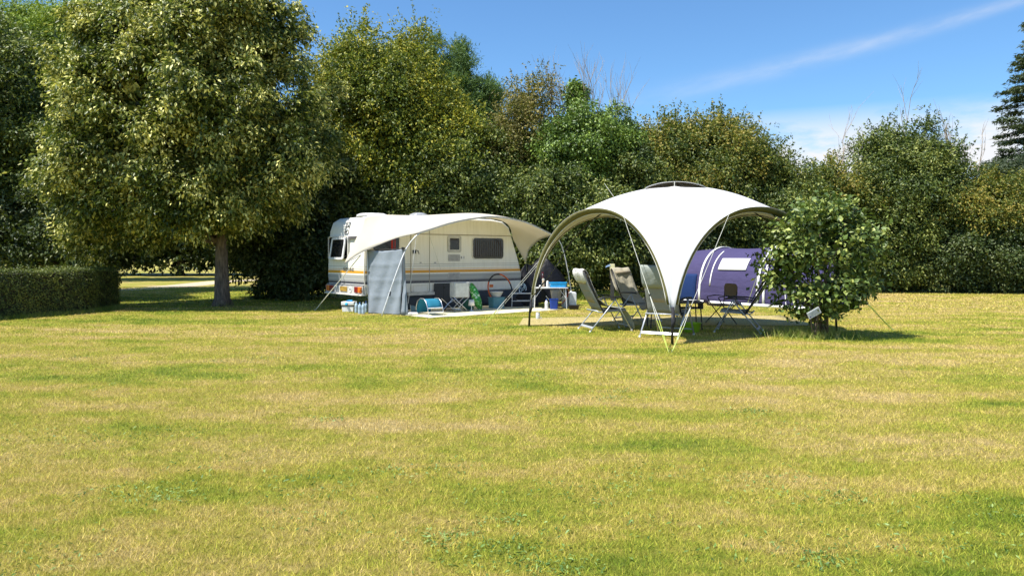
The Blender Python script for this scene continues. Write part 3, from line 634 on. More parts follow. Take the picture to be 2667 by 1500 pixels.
# long body rail along the side
u0, z0 = side(1112, 612); MB().box((3.1, -.006, 2.155), (4.2, .012, .022)).build('side_rail', mat('rail_brown', (.3, .25, .17), .5), car)
MB().box((2.8, -.004, 1.30), (5.3, .008, .008)).build('body_seam', GREYTRIM, car)
# windows of the side
for (a, r_, fr, frm, red) in (((1165, 614, 1200, 657), .05, .075, mat('window_frame_grey', (.5, .49, .46), .5), 1), ((1229, 618, 1311, 675), .12, .022, mat('window_rubber', (.62, .6, .55), .5), 0), ((968, 610, 1040, 656), .12, .022, mat('window_rubber', (.62, .6, .55), .5), 2)):
    cx, cz, ww, hh = sbox(*a)
    win = MB().ring(rrect(cx, cz, ww, hh, r_), rrect(cx, cz, ww-fr*2, hh-fr*2, max(.02, r_-fr)), -.03, .002).build('window', frm, car)
    MB().prism(rrect(cx, cz, ww-fr*2+.004, hh-fr*2+.004, max(.02, r_-fr)), -.018, .0).build('pane', GLASS, win)
    cur = mat('curtain_brown', (.045, .035, .03), .9, var=.4, scale=20) if red != 2 else mat('curtain_red', (.35, .03, .03), .9)
    mb = MB()
    if red == 0:
        for k in range(13): mb.box((cx-ww*.40+k*ww*.066, -.0192, cz), (ww*.022, .001, hh-fr*2-.12))
    elif red == 1: mb.box((cx, -.0192, cz+hh*.28), (ww-fr*2-.05, .001, .035))
    else: mb.box((cx+ww*.22, -.0192, cz), (.07, .001, hh-.12)); mb.box((cx+ww*.33, -.0192, cz), (.03, .001, hh-.12))
    mb.build('curtain', cur, win)
# door
cx, cz, ww, hh = sbox(1071, 592, 1117, 758)
MB().ring(rrect(cx, cz, ww+.05, hh+.05, .05), rrect(cx, cz, ww+.02, hh+.02, .04), -.014, .0).build('door_frame', mat('door_gasket', (.38, .35, .29), .6), car)
dr = MB().prism(rrect(cx, cz, ww, hh, .04), -.008, .0).build('door', cm, car)
MB().ring(rrect(cx, .60, ww-.10, .2, .02), rrect(cx, .60, ww-.14, .16, .015), -.016, -.008).build('kick_panel', CREAM, dr)
hx, hz = side(1078, 656); mb = MB(); mb.prism(rrect(hx, hz, .10, .10, .02), -.03, -.008); mb.tube([(hx+.03, -.03, hz+.05), (hx+.1, -.06, hz+.03), (hx+.14, -.05, hz-.06)], .012, 6); mb.build('handle', BLACK, dr)
# entrance sill below the door
c0 = sbox(1058, 761, 1127, 768); MB().box((c0[0], -.05, c0[1]), (c0[2], .1, c0[3]*.8)).build('door_sill', mat('sill_grey', (.55, .54, .5), .5), car)
# vents
for a in ((1167, 663, 1198, 680), (1167, 711, 1198, 726)):
    cx, cz, ww, hh = sbox(*a); mb = MB(); mb.prism(rrect(cx, cz, ww, hh, .015), -.012, .0)
    v = mb.build('vent', mat('vent_grey', (.48, .47, .45), .6), car); mb = MB()
    for k in range(6): mb.box((cx, -.014, cz-hh*.4+k*hh*.16), (ww*.9, .006, .008))
    mb.build('louvre', mat('louvre_grey', (.28, .27, .27), .6), v)
cx, cz, ww, hh = sbox(1201, 667, 1208, 674); so = MB().prism(rrect(cx, cz, ww+.02, hh, .01), -.014, 0).build('socket_cover', WHITE_P, car)
for q_ in (-1, 1): MB().box((cx+q_*ww*.42, -.016, cz), (.018, .006, hh*.9)).build('socket_hinge', GREYTRIM, so)
cx, cz, ww, hh = sbox(1275, 741, 1284, 748); MB().box((cx, -.006, cz), (ww, .012, hh)).build('side_marker', mat('amber_marker', (.75, .16, .02), .3), car)
for px in (1095, 1133): cx, cz = side(px, 684); MB().box((cx, -.008, cz), (.06, .016, .02)).build('awning_clip', GREYTRIM, car)
# dark fabric skirt under the body and wheel
sk = cloth('skirt_grey', (.06, .07, .085), .0, wr=.7, wscale=2)
rows = [[(u*.1, -.02-.03*math.sin(u*.9)*(1-z/.5), z) for u in range(2, 56)] for z in (0.004, .15, .3, .47)]
MB().sheet(rows).build('skirt', sk, car, smooth=True, solid=.004)
wh = MB(); wh.lathe([(.0, -.09), (.26, -.09), (.32, -.06), (.32, .06), (.26, .09), (0, .09)], (0, 0, 0), 24, M=Matrix.Translation((2.9, .25, .32)) @ Matrix.Rotation(R(90), 4, 'X')); wh.build('wheel', BLACK, car, smooth=True)
cx, cz, ww, hh = sbox(1128, 738, 1178, 782)
fl = MB().prism(rrect(cx, cz, ww, hh, .02), -.06, -.045).build('wheel_flap', cloth('flap_grey', (.07, .07, .07), 0, wr=.4), car)
mb = MB(); mb.box((cx+.0, -.064, cz+.13), (.07, .006, .06)); mb.box((cx-.02, -.063, cz), (.012, .005, hh)); mb.build('flap_patch', BLACK, fl)
# rear face  (local y = into the depth, x slightly negative is proud)
def rbox(px0, py0, px1, py1):
    (a, z0), (b, z1) = rear(px0, py0), rear(px1, py1); return (a+b)/2, (z0+z1)/2, abs(a-b), abs(z0-z1)
RM = Matrix(((0, -1, 0, 0), (1, 0, 0, 0), (0, 0, 1, 0), (0, 0, 0, 1)))     # (x,y,z) -> (-y, x, z): prism built in (w,z), proud towards -x
def rprism(poly, y0, y1): return MB().prism(poly, y0, y1, M=Matrix(((0, 1, 0, 0), (1, 0, 0, 0), (0, 0, 1, 0), (0, 0, 0, 1))))
wy, wz, ww, hh = rbox(858, 619, 907, 674)
off = .02
rw = MB().ring(rrect(wy, wz, ww+.06, hh+.06, .08), rrect(wy, wz, ww, hh, .07), -.03, .06, M=Matrix(((0, 1, 0, 0), (1, 0, 0, 0), (0, 0, 1, 0), (0, 0, 0, 1)))).build('rear_window', mat('window_rubber', (.62, .6, .55), .5), car)
rprism(rrect(wy, wz, ww, hh, .07), -.012, .05).build('opening', GLASS, rw)
wy, wz, ww, hh = rbox(869, 620, 905, 677); wy += .05; ww -= .1
T = Matrix.Translation((-.02, 0, wz+hh/2)) @ Matrix.Rotation(R(9), 4, 'Y') @ Matrix.Translation((0, 0, -(wz+hh/2)))
SW = Matrix(((0, 1, 0, 0), (1, 0, 0, 0), (0, 0, 1, 0), (0, 0, 0, 1)))
sa = MB().ring(rrect(wy-.05, wz, ww+.1, hh, .06), rrect(wy-.05, wz, ww-.04, hh-.12, .04), -.04, -.005, M=T @ SW).build('sash', WHITE_P, car)
MB().prism(rrect(wy-.05, wz, ww-.03, hh-.11, .04), -.028, -.018, M=T @ SW).build('pane', GLASS, sa)
for yy in (wy-ww/2-.02, wy+ww/2-.08): MB().tube([(-.02, yy, wz-.2), (-.11, yy, wz-hh/2+.05)], .008, 5).build('stay', ALU, sa)
wy2, wz2, ww2, hh2 = rbox(853, 613, 944, 616)
mb = MB(); mb.box((.02, 1.1, 2.04), (.06, 2.12, .075)); mb.build('rear_rail', mat('rail_dark', (.10, .095, .1), .6), car)
mb = MB(); mb.box((.02, 1.1, .72), (.07, 2.16, .04)); mb.box((.03, 1.1, .82), (.03, 2.14, .02)); mb.build('rear_trim', GREYTRIM, car)
# lamp panel
lp = MB().box((.005, 1.1, .60), (.10, 2.2, .20)).build('lamp_panel', mat('lamp_panel_grey', (.5, .49, .46), .5), car)
MB().box((-.01, 1.1, .47), (.16, 2.22, .045)).build('bumper', mat('bumper_white', (.68, .66, .62), .45), car, bevel=.01)
def lamp(name, w0, w1, z0, z1, m, proud=.03):
    y = (w0+w1)/2; rprism(rrect(y, (z0+z1)/2, abs(w1-w0), z1-z0, .02), -.05-proud, -.04).build(name, m, lp, bevel=.006)
red = mat('red_lens', (.22, .015, .015), .25); amb = mat('amber_lens', (.62, .16, .02), .25)
lamp('indicator', .04, .22, .53, .69, amb); lamp('tail_lamp', .24, .42, .53, .69, red); lamp('tail_lamp', 1.70, 1.90, .53, .69, red); lamp('indicator', 1.94, 2.12, .53, .69, amb)
rprism(rrect(1.08, .61, .40, .13, .01), -.065, -.045).build('number_plate', mat('plate_yellow', (.42, .26, .05), .5, var=.3, scale=14), lp)
sp_ = MB(); sp_.lathe([(.075, -.01), (.075, .01)], (0, 0, 0), 18, M=Matrix.Translation((-.052, .68, .61)) @ Matrix.Rotation(R(90), 4, 'Y')); sp_.build('speed_disc', WHITE_P, lp)
text_mesh('80', .085, BLACK, 'disc_number', lp, Matrix.Translation((-.0635, .68, .58)) @ Matrix(((0, 0, -1, 0), (-1, 0, 0, 0), (0, 1, 0, 0), (0, 0, 0, 1))))
# lettering and emblem
TM = lambda x, y, z: Matrix.Translation((x, y, z)) @ Matrix(((0, 0, -1, 0), (-1, 0, 0, 0), (0, 1, 0, 0), (0, 0, 0, 1)))
ty, tz = rear(908, 706); text_mesh('SÜDWIND', .135, mat('letter_grey', (.07, .075, .08), .5), 'lettering', car, TM(-.004, ty, tz))
ey, ez = rear(898, 589)[0], rear(898, 594)[1]
EM = Matrix.Translation((.093, 0, ez)) @ Matrix.Rotation(R(14), 4, 'Y') @ Matrix.Translation((0, 0, -ez)) @ SW
em = MB().ring(rrect(ey, ez, .24, .36, .05), rrect(ey, ez, .205, .325, .04), -.010, .0, M=EM).build('emblem', mat('letter_grey', (.07, .075, .08), .5), car)
for zc, s in ((ez+.05, 1), (ez-.06, -1)):
    MB().prism([(ey-.09, zc-.02), (ey-.02, zc+.015), (ey+.06, zc+.09*s), (ey+.02, zc), (ey+.085, zc-.035), (ey-.01, zc-.025)], -.010, .0, M=EM).build('swallow', mat('letter_grey', (.07, .075, .08), .5), em)
text_mesh('KNAUS', .07, mat('letter_grey', (.07, .075, .08), .5), 'emblem_lettering', em, TM(.035, ey, ez-.27))
# corner moulding on the near rear edge
MB().tube([(.04, -.005, .5), (-.005, -.005, 1.0), (.02, -.005, 1.6), (.07, -.005, 2.25), (.16, -.005, 2.48)], .016, 6).build('corner_moulding', mat('moulding', (.6, .58, .53), .4), car)

# ================================================================== awning (sun canopy) in caravan coordinates, o = out from the side
AW = cloth('awning_canvas', (.74, .70, .61), .36, (.92, .84, .66), .12, 1.5)
aw = thing('sun_awning', 'cream sun canopy on a bowed pole stretched out from the caravan side', 'awning', K, R(40))
def ap(px, py, o=1.55):
    u, z = side(px, py, o); return (u, -o, z)
def smooth_curve(pts, n):
    pts = [Vector(p) for p in pts]; L_ = [0]
    for a, b in zip(pts[:-1], pts[1:]): L_.append(L_[-1]+(b-a).length)
    out = []
    for i in range(n):
        d = L_[-1]*i/(n-1); k = 0
        while k < len(pts)-2 and L_[k+1] < d: k += 1
        f = (d-L_[k])/(L_[k+1]-L_[k]); p0, p1, p2, p3 = pts[max(k-1, 0)], pts[k], pts[k+1], pts[min(k+2, len(pts)-1)]
        out.append(.5*((2*p1)+(-p0+p2)*f+(2*p0-5*p1+4*p2-p3)*f*f+(-p0+3*p1-3*p2+p3)*f*f*f))
    return out
arch = [ap(1085, 608), ap(1118, 598), ap(1172, 581), ap(1225, 570), ap(1291, 564), ap(1362, 576), ap(1410, 596), ap(1441, 612)]
lw = [(-.58, 0.02, 1.33), (-.3, -.3, 1.60), (0.0, -.62, 1.79), (.4, -1.05, 2.01)]
rwg = [(5.93, -.6, 2.06), (5.87, -.3, 1.89), (5.82, -.1, 1.68), (5.8, 0, 1.29)]
cur1 = smooth_curve(lw+[arch[0]], 12)[:-1]; cur2 = smooth_curve(arch, 30); cur3 = smooth_curve([arch[-1]]+rwg, 12)[1:]
edge = cur1+cur2+cur3; n = len(edge)
rail = smooth_curve([(-.03, -.03, 2.42), (.02, -.03, 2.58), (.5, -.03, 2.66), (2.5, -.03, 2.68), (4.3, -.03, 2.68), (4.9, -.03, 2.58), (5.12, -.03, 2.40), (5.2, -.03, 2.2), (5.24, -.03, 2.05)], n)
rows = []
for s_ in range(15):
    f = s_/14; row = []
    for j in range(n):
        a, b = rail[j], edge[j]; p_ = a.lerp(b, f); v = j/(n-1)
        p_ = p_+Vector((0, 0, .10*math.sin(math.pi*f)*(math.sin(math.pi*v)**.5)-.0)); row.append(tuple(p_))
    rows.append(row)
MB().sheet(rows).build('canopy_cloth', AW, aw, smooth=True, solid=.003, fixn=True)
MB().tube(edge, .009, 6).build('edge_piping', mat('piping_grey', (.25, .24, .23), .6), aw, smooth=True)
lf = loc2w(0, 0, 0); 
def w2l(p): d = p-K; return (d.x*CO+d.y*SI, -d.x*SI+d.y*CO, d.z)
polL = [w2l(G(994, 824)), w2l(P(1014, 764, 18.85)), w2l(P(1038, 696, 19.0)), w2l(P(1060, 644, 19.2)), ap(1082, 616)]
pts = smooth_curve(polL, 12)+[Vector(c)+Vector((0, 0.015, -.02)) for c in cur2[1:]]
polR = [ap(1458, 628, 1.5), ap(1474, 680, 1.5), ap(1488, 762, 1.5), w2l(G(1493, 795))]
pts += smooth_curve([cur2[-1]]+polR, 10)[1:]
MB().tube(pts, .0165, 8).build('bow_pole', mat('pole_white', (.68, .68, .68), .35, .2), aw, smooth=True)
for q in (w2l(P(1014.5, 766, 18.85)),): MB().tube([Vector(q)+Vector((0, 0, -.05)), Vector(q)+Vector((.02, 0, .06))], .026, 8).build('pole_clamp', BLACK, aw)
# guy lines
def rope(name, pts, r, m, parent): return MB().tube(pts, r, 5).build(name, m, parent)
ROPE = mat('rope_white', (.55, .55, .48), .7); YEL = mat('rope_yellow', (.40, .47, .08), .6)
g0 = w2l(G(820, 809)); tp0 = Vector((-.30, -.28, 1.60)); mb = MB(); tpx = Vector(w2l(P(940, 664, 19.55)))
rope('guy_strap', [tpx, Vector(g0)], .013, ROPE, aw); rope('guy_strap', [Vector(edge[0]), Vector(tpx)], .009, GREYTRIM, aw)
rope('peg', [Vector(g0)+Vector((-.03, 0, .05)), Vector(g0)+Vector((.02, 0, -.02))], .008, ALU, aw)
rope('guy_rope', [Vector(edge[-1]), Vector(w2l(P(1376, 745, 25.2)))], .006, ROPE, aw)
rope('guy_rope', [ap(1114, 601), Vector(side(1096, 700)[0:1]+(-1.0, side(1096, 700)[1]))], .004, ROPE, aw)
rope('support_pole', [ap(1085, 610, 1.5), w2l(P(1063, 790, 19.3))], .008, mat('pole_white', (.68, .68, .68)), aw)
# wind screen panel from the caravan corner outwards
ws = thing('windscreen_panel', 'grey blue fabric side screen standing beside the caravan door', 'windbreak', loc2w(.15, .1, 0), 0)
WB = cloth('screen_grey_blue', (.27, .31, .355), .1, (.3, .34, .4), .5, 4, weave=160)
def scr(a, b, nx=14, nz=14, wob=.02, seed=0):
    rr = random.Random(seed); rows = []
    for i in range(nz+1):
        f = i/nz; l_ = Vector(a[0]).lerp(Vector(a[1]), f); r_ = Vector(b[0]).lerp(Vector(b[1]), f); row = []
        for j in range(nx+1):
            q = l_.lerp(r_, j/nx); q += Vector((math.sin(j*.9+f*4)*wob, math.cos(f*9+j)*wob, -.035*math.sin(math.pi*j/nx)*(1-f))); q += Vector((0, -.012, 0))*sum(math.exp(-((f-c_)/.035)**2) for c_ in (.22, .47, .72)); row.append(tuple(q-ws.location))
        rows.append(row)
    return MB().sheet(rows)
bl, br = G(961, 817), G(1045, 821); tl = P(956, 652, 19.75); tr = P(1050, 648, 19.15)
scr((tl, bl), (tr, br), 16, 40).build('screen', WB, ws, smooth=True, solid=.003)
br2 = G(1062, 822); tr2 = P(1054, 650, 19.3)
scr((tr, br), (tr2, br2), 4, 14, .012).build('screen_fold', WB, ws, smooth=True, solid=.003)
rope('pole', [tr-ws.location, br-ws.location], .011, mat('seam_dark', (.06, .06, .07)), ws); rope('pole', [tl-ws.location, bl-ws.location], .011, ALU, ws)
MB().tube([tl-ws.location, tr-ws.location+Vector((0, 0, -.0))], .01, 6).build('top_rod', BLACK, ws)
mb = MB(); mb.box(tr-ws.location+Vector((0, 0, .01)), (.08, .05, .06)); mb.build('corner_clip', BLACK, ws)

# ================================================================== mats
def flat(name, label, cat, pts, m, z=.006, wav=.0):
    c = sum((Vector(p) for p in pts), Vector((0, 0, 0)))/4; t = MB(); rows = []
    a, b, c2, d = [Vector(p) for p in pts]
    for i in range(9):
        f = i/8; l_, r_ = a.lerp(d, f), b.lerp(c2, f)
        rows.append([tuple(l_.lerp(r_, j/16)-Vector((c.x, c.y, 0))+Vector((0, 0, z+.006*math.sin(j*1.3+i*2.1)+.006))) for j in range(17)])
    o = t.sheet(rows).build(name, m, smooth=True, solid=.004, loc=(c.x, c.y, 0)); return tag(o, label, cat)
flat('ground_mat', 'pale cream ground mat laid in front of the caravan under the awning', 'mat', [loc2w(.35, 2.65, 0), loc2w(4.75, 2.75, 0), loc2w(5.2, .05, 0), loc2w(.35, .05, 0)],
     mat('mat_cream', (.64, .59, .40), .9, bmp=.5, bscale=80, scale=3))
rm, t, p, o = newmat('worn_rug'); tcn = N(t, 'ShaderNodeTexCoord')
setin(t, p.inputs['Base Color'], ramp(t, noise(t, tcn.outputs['Object'], 22, 5, .75), [(.3, (.22, .18, .07)), (.55, (.42, .34, .14)), (.75, (.55, .44, .22))])); p.inputs['Roughness'].default_value = .95
bump(t, p, noise(t, tcn.outputs['Object'], 70, 4, .8), .7, .02)
flat('ground_rug', 'sandy brown woven rug under the dome shelter', 'rug', [(.15, 16.3, 0), (6.7, 16.2, 0), (6.9, 19.0, 0), (.28, 18.25, 0)], rm)

# ================================================================== dome shelter
FL, LL, RL = G(1751, 898), G(1378, 850), Vector((6.45, 15.1, 0)); CC = Vector((3.44, 15.6, 0)); BL = 2*CC-FL; BL.z = 0
RL = 2*CC-LL; RL.z = 0; RL = Vector((6.65, 15.15, 0))
HT = 3.01; HA = 2.47
gz = thing('dome_shelter', 'white four legged dome shelter with olive edged arches over the folding chairs', 'gazebo', CC)
GZ = cloth('shelter_canvas', (.66, .66, .67), .08, (.8, .74, .62), .10, 1.2)
OL = cloth('olive_lining', (.17, .16, .06), .2, (.3, .28, .12), .5, 6, stretch=(3, 3, .6))
corners = [LL, FL, RL, BL]
def cz_(t_, m_=2.1, h=HA): return h*(max(0, 1-abs(t_)**m_))**(1/m_)
def dome(A, B, t_, s_):
    e = A.lerp(B, (t_+1)/2); w_ = abs(t_)**2.2; a_ = 1.6+.5*w_; b_ = 1-.524*w_
    za = cz_(t_); f = max(0, 1-s_**a_)**b_; p_ = CC.lerp(e, s_); p_.z = za+(HT-za)*f; return p_-CC
mb = MB(); NT = 48; NS = 44; 
for A, B in zip(corners, corners[1:]+corners[:1]):
    rows = []
    for i in range(NS+1):
        rw_ = []
        for j in range(NT+1):
            t_ = math.sin(math.pi/2*(-1+2*j/NT)); s0 = .6/(A.lerp(B, (t_+1)/2)-CC).length
            rw_.append(tuple(dome(A, B, t_, s0+(1-s0)*(i/NS))))
        rows.append(rw_)
    mb.sheet(rows)
can = mb.build('canopy', GZ, gz, smooth=True)
bm = bmesh.new(); bm.from_mesh(can.data); bmesh.ops.remove_doubles(bm, verts=bm.verts, dist=.0005)
bmesh.ops.bisect_plane(bm, geom=bm.verts[:]+bm.edges[:]+bm.faces[:], plane_co=(0, 0, .58), plane_no=(0, 0, -1), clear_outer=True)
inn_ = [v for v in bm.verts if not v.is_boundary]
for _ in range(34): bmesh.ops.smooth_vert(bm, verts=inn_, factor=.5, use_axis_x=True, use_axis_y=True, use_axis_z=True)
bm.normal_update()
# creases radiating down the legs
for v in bm.verts:
    r_ = Vector((v.co.x, v.co.y)).length
    k = max(0, min(1, (1.6-v.co.z)/1.0)); v.co += v.normal*(.016*k*math.sin(v.co.z*40+4*math.sin(v.co.x*7+v.co.y*5)))
    v.co += v.normal*.008*math.sin(v.co.x*2.3+v.co.y*1.7)
bmesh.ops.recalc_face_normals(bm, faces=bm.faces); bm.to_mesh(can.data); bm.free()
q = can.modifiers.new('solid', 'SOLIDIFY'); q.thickness = .004
# olive visor lining inside each arch
mb = MB(); mp_ = MB()
for A, B in zip(corners, corners[1:]+corners[:1]):
    rows = [[], [], []]; pip = []; fr_ = 1.0 if (A is FL or B is FL) else .3
    for j in range(49):
        t_ = math.sin(math.pi/2*(-1+2*j/48)); p0 = dome(A, B, t_, 1.0)
        mid = (A+B)/2-CC; k = max(0, 1-abs(t_)**1.6)
        inn = p0-mid.normalized()*(.10*k+.01)*fr_; inn.z -= .10*fr_*k**.9 if k > 0 else 0
        # push the inner edge away from the leg
        along = (B-A).normalized()*(-1 if t_ > 0 else 1)*.075*fr_*(1 if abs(t_) > .3 else abs(t_)/.3); inn += along
        if p0.z > .6: 
            if inn.z < .4: inn.z = .4
            rows[0].append(tuple(p0-Vector((0, 0, .006)))); rows[1].append(tuple(p0.lerp(inn, .5)+mid.normalized()*.03*k)); rows[2].append(tuple(inn)); pip.append(inn)
    mb.sheet(rows); mp_.tube(pip, .011, 5)
mb.build('visor_lining', OL, gz, smooth=True, solid=.003)
mp_.build('visor_piping', mat('piping_pale', (.6, .58, .5), .6), gz, smooth=True)
# crossing poles inside and the black leg ends
for A in corners:
    pts = []
    for i in range(15):
        s_ = .2+.8*i/14; p_ = (CC.lerp(A, s_)-CC)*(.90 if s_ < .93 else .95); p_.z = HT*max(0, 1-s_**2.1)**(1/2.1)-.12; pts.append(p_)
    pts = [q_ for q_ in pts if q_.z > .5]; pts = pts[:-1] if pts[-1].z < .7 else pts; e_ = (A-CC)*.985; e_.z = .6; pts.append(e_); low = dome(A, A, 1.0, .985)
    foot = A-CC; kn = pts[-1]
    MB().tube(pts, .014, 6).build('roof_pole', mat('pole_dark', (.05, .05, .055), .4), gz, smooth=True)
    lg = MB(); lg.tube([kn, kn.lerp(foot, .45)+Vector((kn.x-foot.x, kn.y-foot.y, 0))*-.22, foot+Vector((0, 0, -.01))], [.019, .022, .024], 8); lg.build('leg', BLACK, gz, smooth=True)
    st = MB(); m1 = kn.lerp(foot, .5)+Vector((kn.x-foot.x, kn.y-foot.y, 0))*-.22
    st.tube([kn+Vector((0, 0, .05)), kn.lerp(m1, .6)+Vector((.03, -.02, 0)), m1], [.03, .028, .034], 6); st.build('leg_sleeve', DKFAB, gz, smooth=True)
# vent cap
RV = .6; aF = math.atan2((FL-CC).y, (FL-CC).x); ZH = 2.965
rws = []
for k in range(8):
    f = k/7; row = []
    for q_ in range(49):
        a_ = 2*math.pi*q_/48; r_ = RV*1.04*(1-f)+.001; zr = ZH+.0+.078*math.cos(a_-aF)**2
        row.append((r_*math.cos(a_), r_*math.sin(a_), zr*(1-f)**1.6+(HT+.045)*(1-(1-f)**1.6)))
    rws.append(row)
MB().sheet(rws).build('vent_cap', GZ, gz, smooth=True, solid=.006)
d_ = Vector((math.cos(aF), math.sin(aF), 0)); MB().tube([d_*RV*1.03+Vector((0, 0, ZH-.04)), d_*RV*1.04+Vector((0, 0, ZH+.075))], .009, 5).build('vent_strut', mat('piping_pale', (.6, .58, .5)), gz)
MB().lathe([(RV*1.0, 0), (RV*.95, .006), (0, .008)], (0, 0, ZH-.06), 32).build('vent_dark_disc', mat('vent_gap_shade', (.06, .05, .055), .9), gz)  # solid dark disc, stands in for the shade inside the vent gap
def guy(name_p, top, peg, split=.35):
    a = top; b = peg; m1 = a.lerp(b, 1-split); d = (b-a).normalized(); sd_ = d.cross(Vector((0, 0, 1))).normalized()*.022
    mb = MB(); mb.tube([a, m1], .0045, 5); mb.tube([m1, m1.lerp(b, .45)+sd_], .005, 5); mb.tube([m1, m1.lerp(b, .45)-sd_], .005, 5); mb.build('guy_rope', ROPE, gz)
    mb = MB(); mb.tube([m1.lerp(b, .45)+sd_, b], .0065, 5); mb.tube([m1.lerp(b, .45)-sd_, b], .0065, 5); mb.build('guy_rope_end', YEL, gz)
    MB().box(m1, (.02, .03, .05)).build('tensioner', BLACK, gz)
    MB().tube([b+Vector((0, 0, .04)), b+Vector((0, .01, -.05))], .006, 5).build('peg', ALU, gz)
pg = G(1745, 919)
guy('f', dome(LL, FL, .42, 1.0), pg-CC+Vector((-.02, 0, .01)), .38); guy('f', dome(FL, RL, -.38, 1.0), pg-CC+Vector((.03, 0, .01)), .3)
pg2 = G(1266, 849); guy('l', dome(LL, FL, -.86, 1.0), pg2-CC+Vector((0, 0, .01)), .36); guy('l', dome(BL, LL, .62, 1.0), pg2-CC+Vector((-.05, .03, .01)), .3)
pg3 = G(2325, 862); guy('r', dome(FL, RL, .80, 1.0), pg3-CC+Vector((0, 0, .01)), .62); guy('r', dome(RL, BL, -.78, 1.0), pg3-CC+Vector((.05, .06, .01)), .62)
rope('vent_cord', [P(1574, 478, 17.5)-CC, P(1598, 512, 17.2)-CC], .004, ROPE, gz)

# ================================================================== folding chairs
FAB = cloth('chair_grey_fabric', (.30, .31, .285), .15, None, .3, 8, weave=200)
TAUPE = cloth('chair_padding_taupe', (.34, .29, .21), .05, None, .3, 6)
ARM = mat('armrest_black', (.015, .015, .018), .45)
def recliner(label, loc, rz, back=34, head=True):
    t = thing('folding_chair', label, 'folding chair', loc, rz, 'high backed folding chairs under the dome shelter')
    W = .30; bx, bz = -.24, .44; L_ = .86; dx, dz = -math.sin(R(back)), math.cos(R(back))
    rows = []
    for i in range(13):
        f = i/12; q = -.03*math.sin(math.pi*f); rows.append([(bx+dx*L_*f-dz*(-q), W*(j/4-1)*.96, bz+dz*L_*f) for j in range(9)])
    bk = MB().sheet(rows).build('backrest', FAB, t, smooth=True, solid=.03)
    mb = MB()
    for s_ in (-1, 1): mb.tube([(bx+.03, s_*W, bz-.05), (bx+dx*L_*.5, s_*W, bz+dz*L_*.5), (bx+dx*L_, s_*W, bz+dz*L_)], .014, 8)
    mb.tube([(bx+dx*L_, -W, bz+dz*L_), (bx+dx*L_, W, bz+dz*L_)], .014, 8); mb.build('back_frame', BLACK, t, smooth=True)
    pad = []
    for i in range(7):
        f = .2+.62*i/6; pad.append([(bx+dx*L_*f-.018+.006*math.cos(i*3.1), W*(j/4-1)*.62, bz+dz*L_*f-.02) for j in range(9)])
    MB().sheet(pad).build('back_padding', TAUPE, t, smooth=True, solid=.02)
    if head:
        hx_, hz_ = bx+dx*L_*.88, bz+dz*L_*.88
        MB().tube([(hx_+.04, -W*.85, hz_), (hx_+.04, 0, hz_), (hx_+.04, W*.85, hz_)], [.045, .055, .045], 10).build('head_cushion', TAUPE, t, smooth=True)
    rows = [[(-.24+.50*i/6, W*(j/4-1), .43+.03*math.sin(math.pi*i/6)*-.4+.02*(i > 4)) for j in range(9)] for i in range(7)]
    MB().sheet(rows).build('seat', FAB, t, smooth=True, solid=.035)
    mb = MB()
    for s_ in (-1, 1): mb.tube([(-.34, s_*W, .41), (-.30, s_*W, .385), (.27, s_*W, .42)], .013, 8)
    mb.tube([(.27, -W, .42), (.27, W, .42)], .013, 8); mb.tube([(-.34, -W, .41), (-.34, W, .41)], .013, 8); mb.build('seat_frame', ALUM, t, smooth=True)
    for s_ in (-1, 1):
        y = s_*(W+.045)
        mb = MB(); mb.tube([(-.36, y, .66), (-.2, y, .685), (.05, y, .69), (.16, y, .685), (.19, y, .67)], [.014, .026, .03, .03, .016], 10, flat=.6); mb.build('armrest', ARM, t, smooth=True)
        mb = MB(); mb.tube([(.04, y, .665), (-.2, y, .37), (-.50, y, .02)], .0155, 8, flat=.8); mb.build('leg', ALUM, t, smooth=True)
        mb = MB(); mb.tube([(.02, y-.012*s_, .665), (.16, y-.012*s_, .40), (.38, y-.012*s_, .02)], .0155, 8, flat=.8); mb.build('leg', ALUM, t, smooth=True)
        MB().tube([(-.50, y, .03), (-.51, y, .0)], .02, 8).build('foot_cap', WHITE_P, t); MB().tube([(.375, y-.012*s_, .03), (.385, y-.012*s_, 0)], .02, 8).build('foot_cap', WHITE_P, t)
        mb = MB(); mb.lathe([(.045, -.012), (.045, .012)], (0, 0, 0), 14, M=Matrix.Translation((-.19, y-.02*s_, .40)) @ Matrix.Rotation(R(90), 4, 'X')); mb.build('hinge', BLACK, t)
    mb = MB(); mb.box((-.445, 0, .085), (.012, 2*W+.08, .045), (0, R(35), 0)); mb.build('rear_crossbar', ALUM, t)
    mb = MB(); mb.tube([(.33, -W-.03, .11), (.33, W+.03, .11)], .011, 8); mb.build('front_crossbar', ALUM, t)
    return t
c1 = recliner('reclining chair at the left leg with a white towel over its headrest', (1.99, 15.36, 0), R(14), 27)
c2 = recliner('reclining chair seen from behind at the front leg of the shelter', (3.02, 14.25, 0), R(58), 18)
c3 = recliner('reclining chair facing left in front of the broad leaved shrub', (4.55, 15.05, 0), R(158), 32)
c4 = recliner('reclining chair covered by a beige blanket in the middle of the shelter', (2.98, 17.3, 0), R(-48), 24)
c1.scale = (1.02,)*3; c2.scale = (1.08,)*3
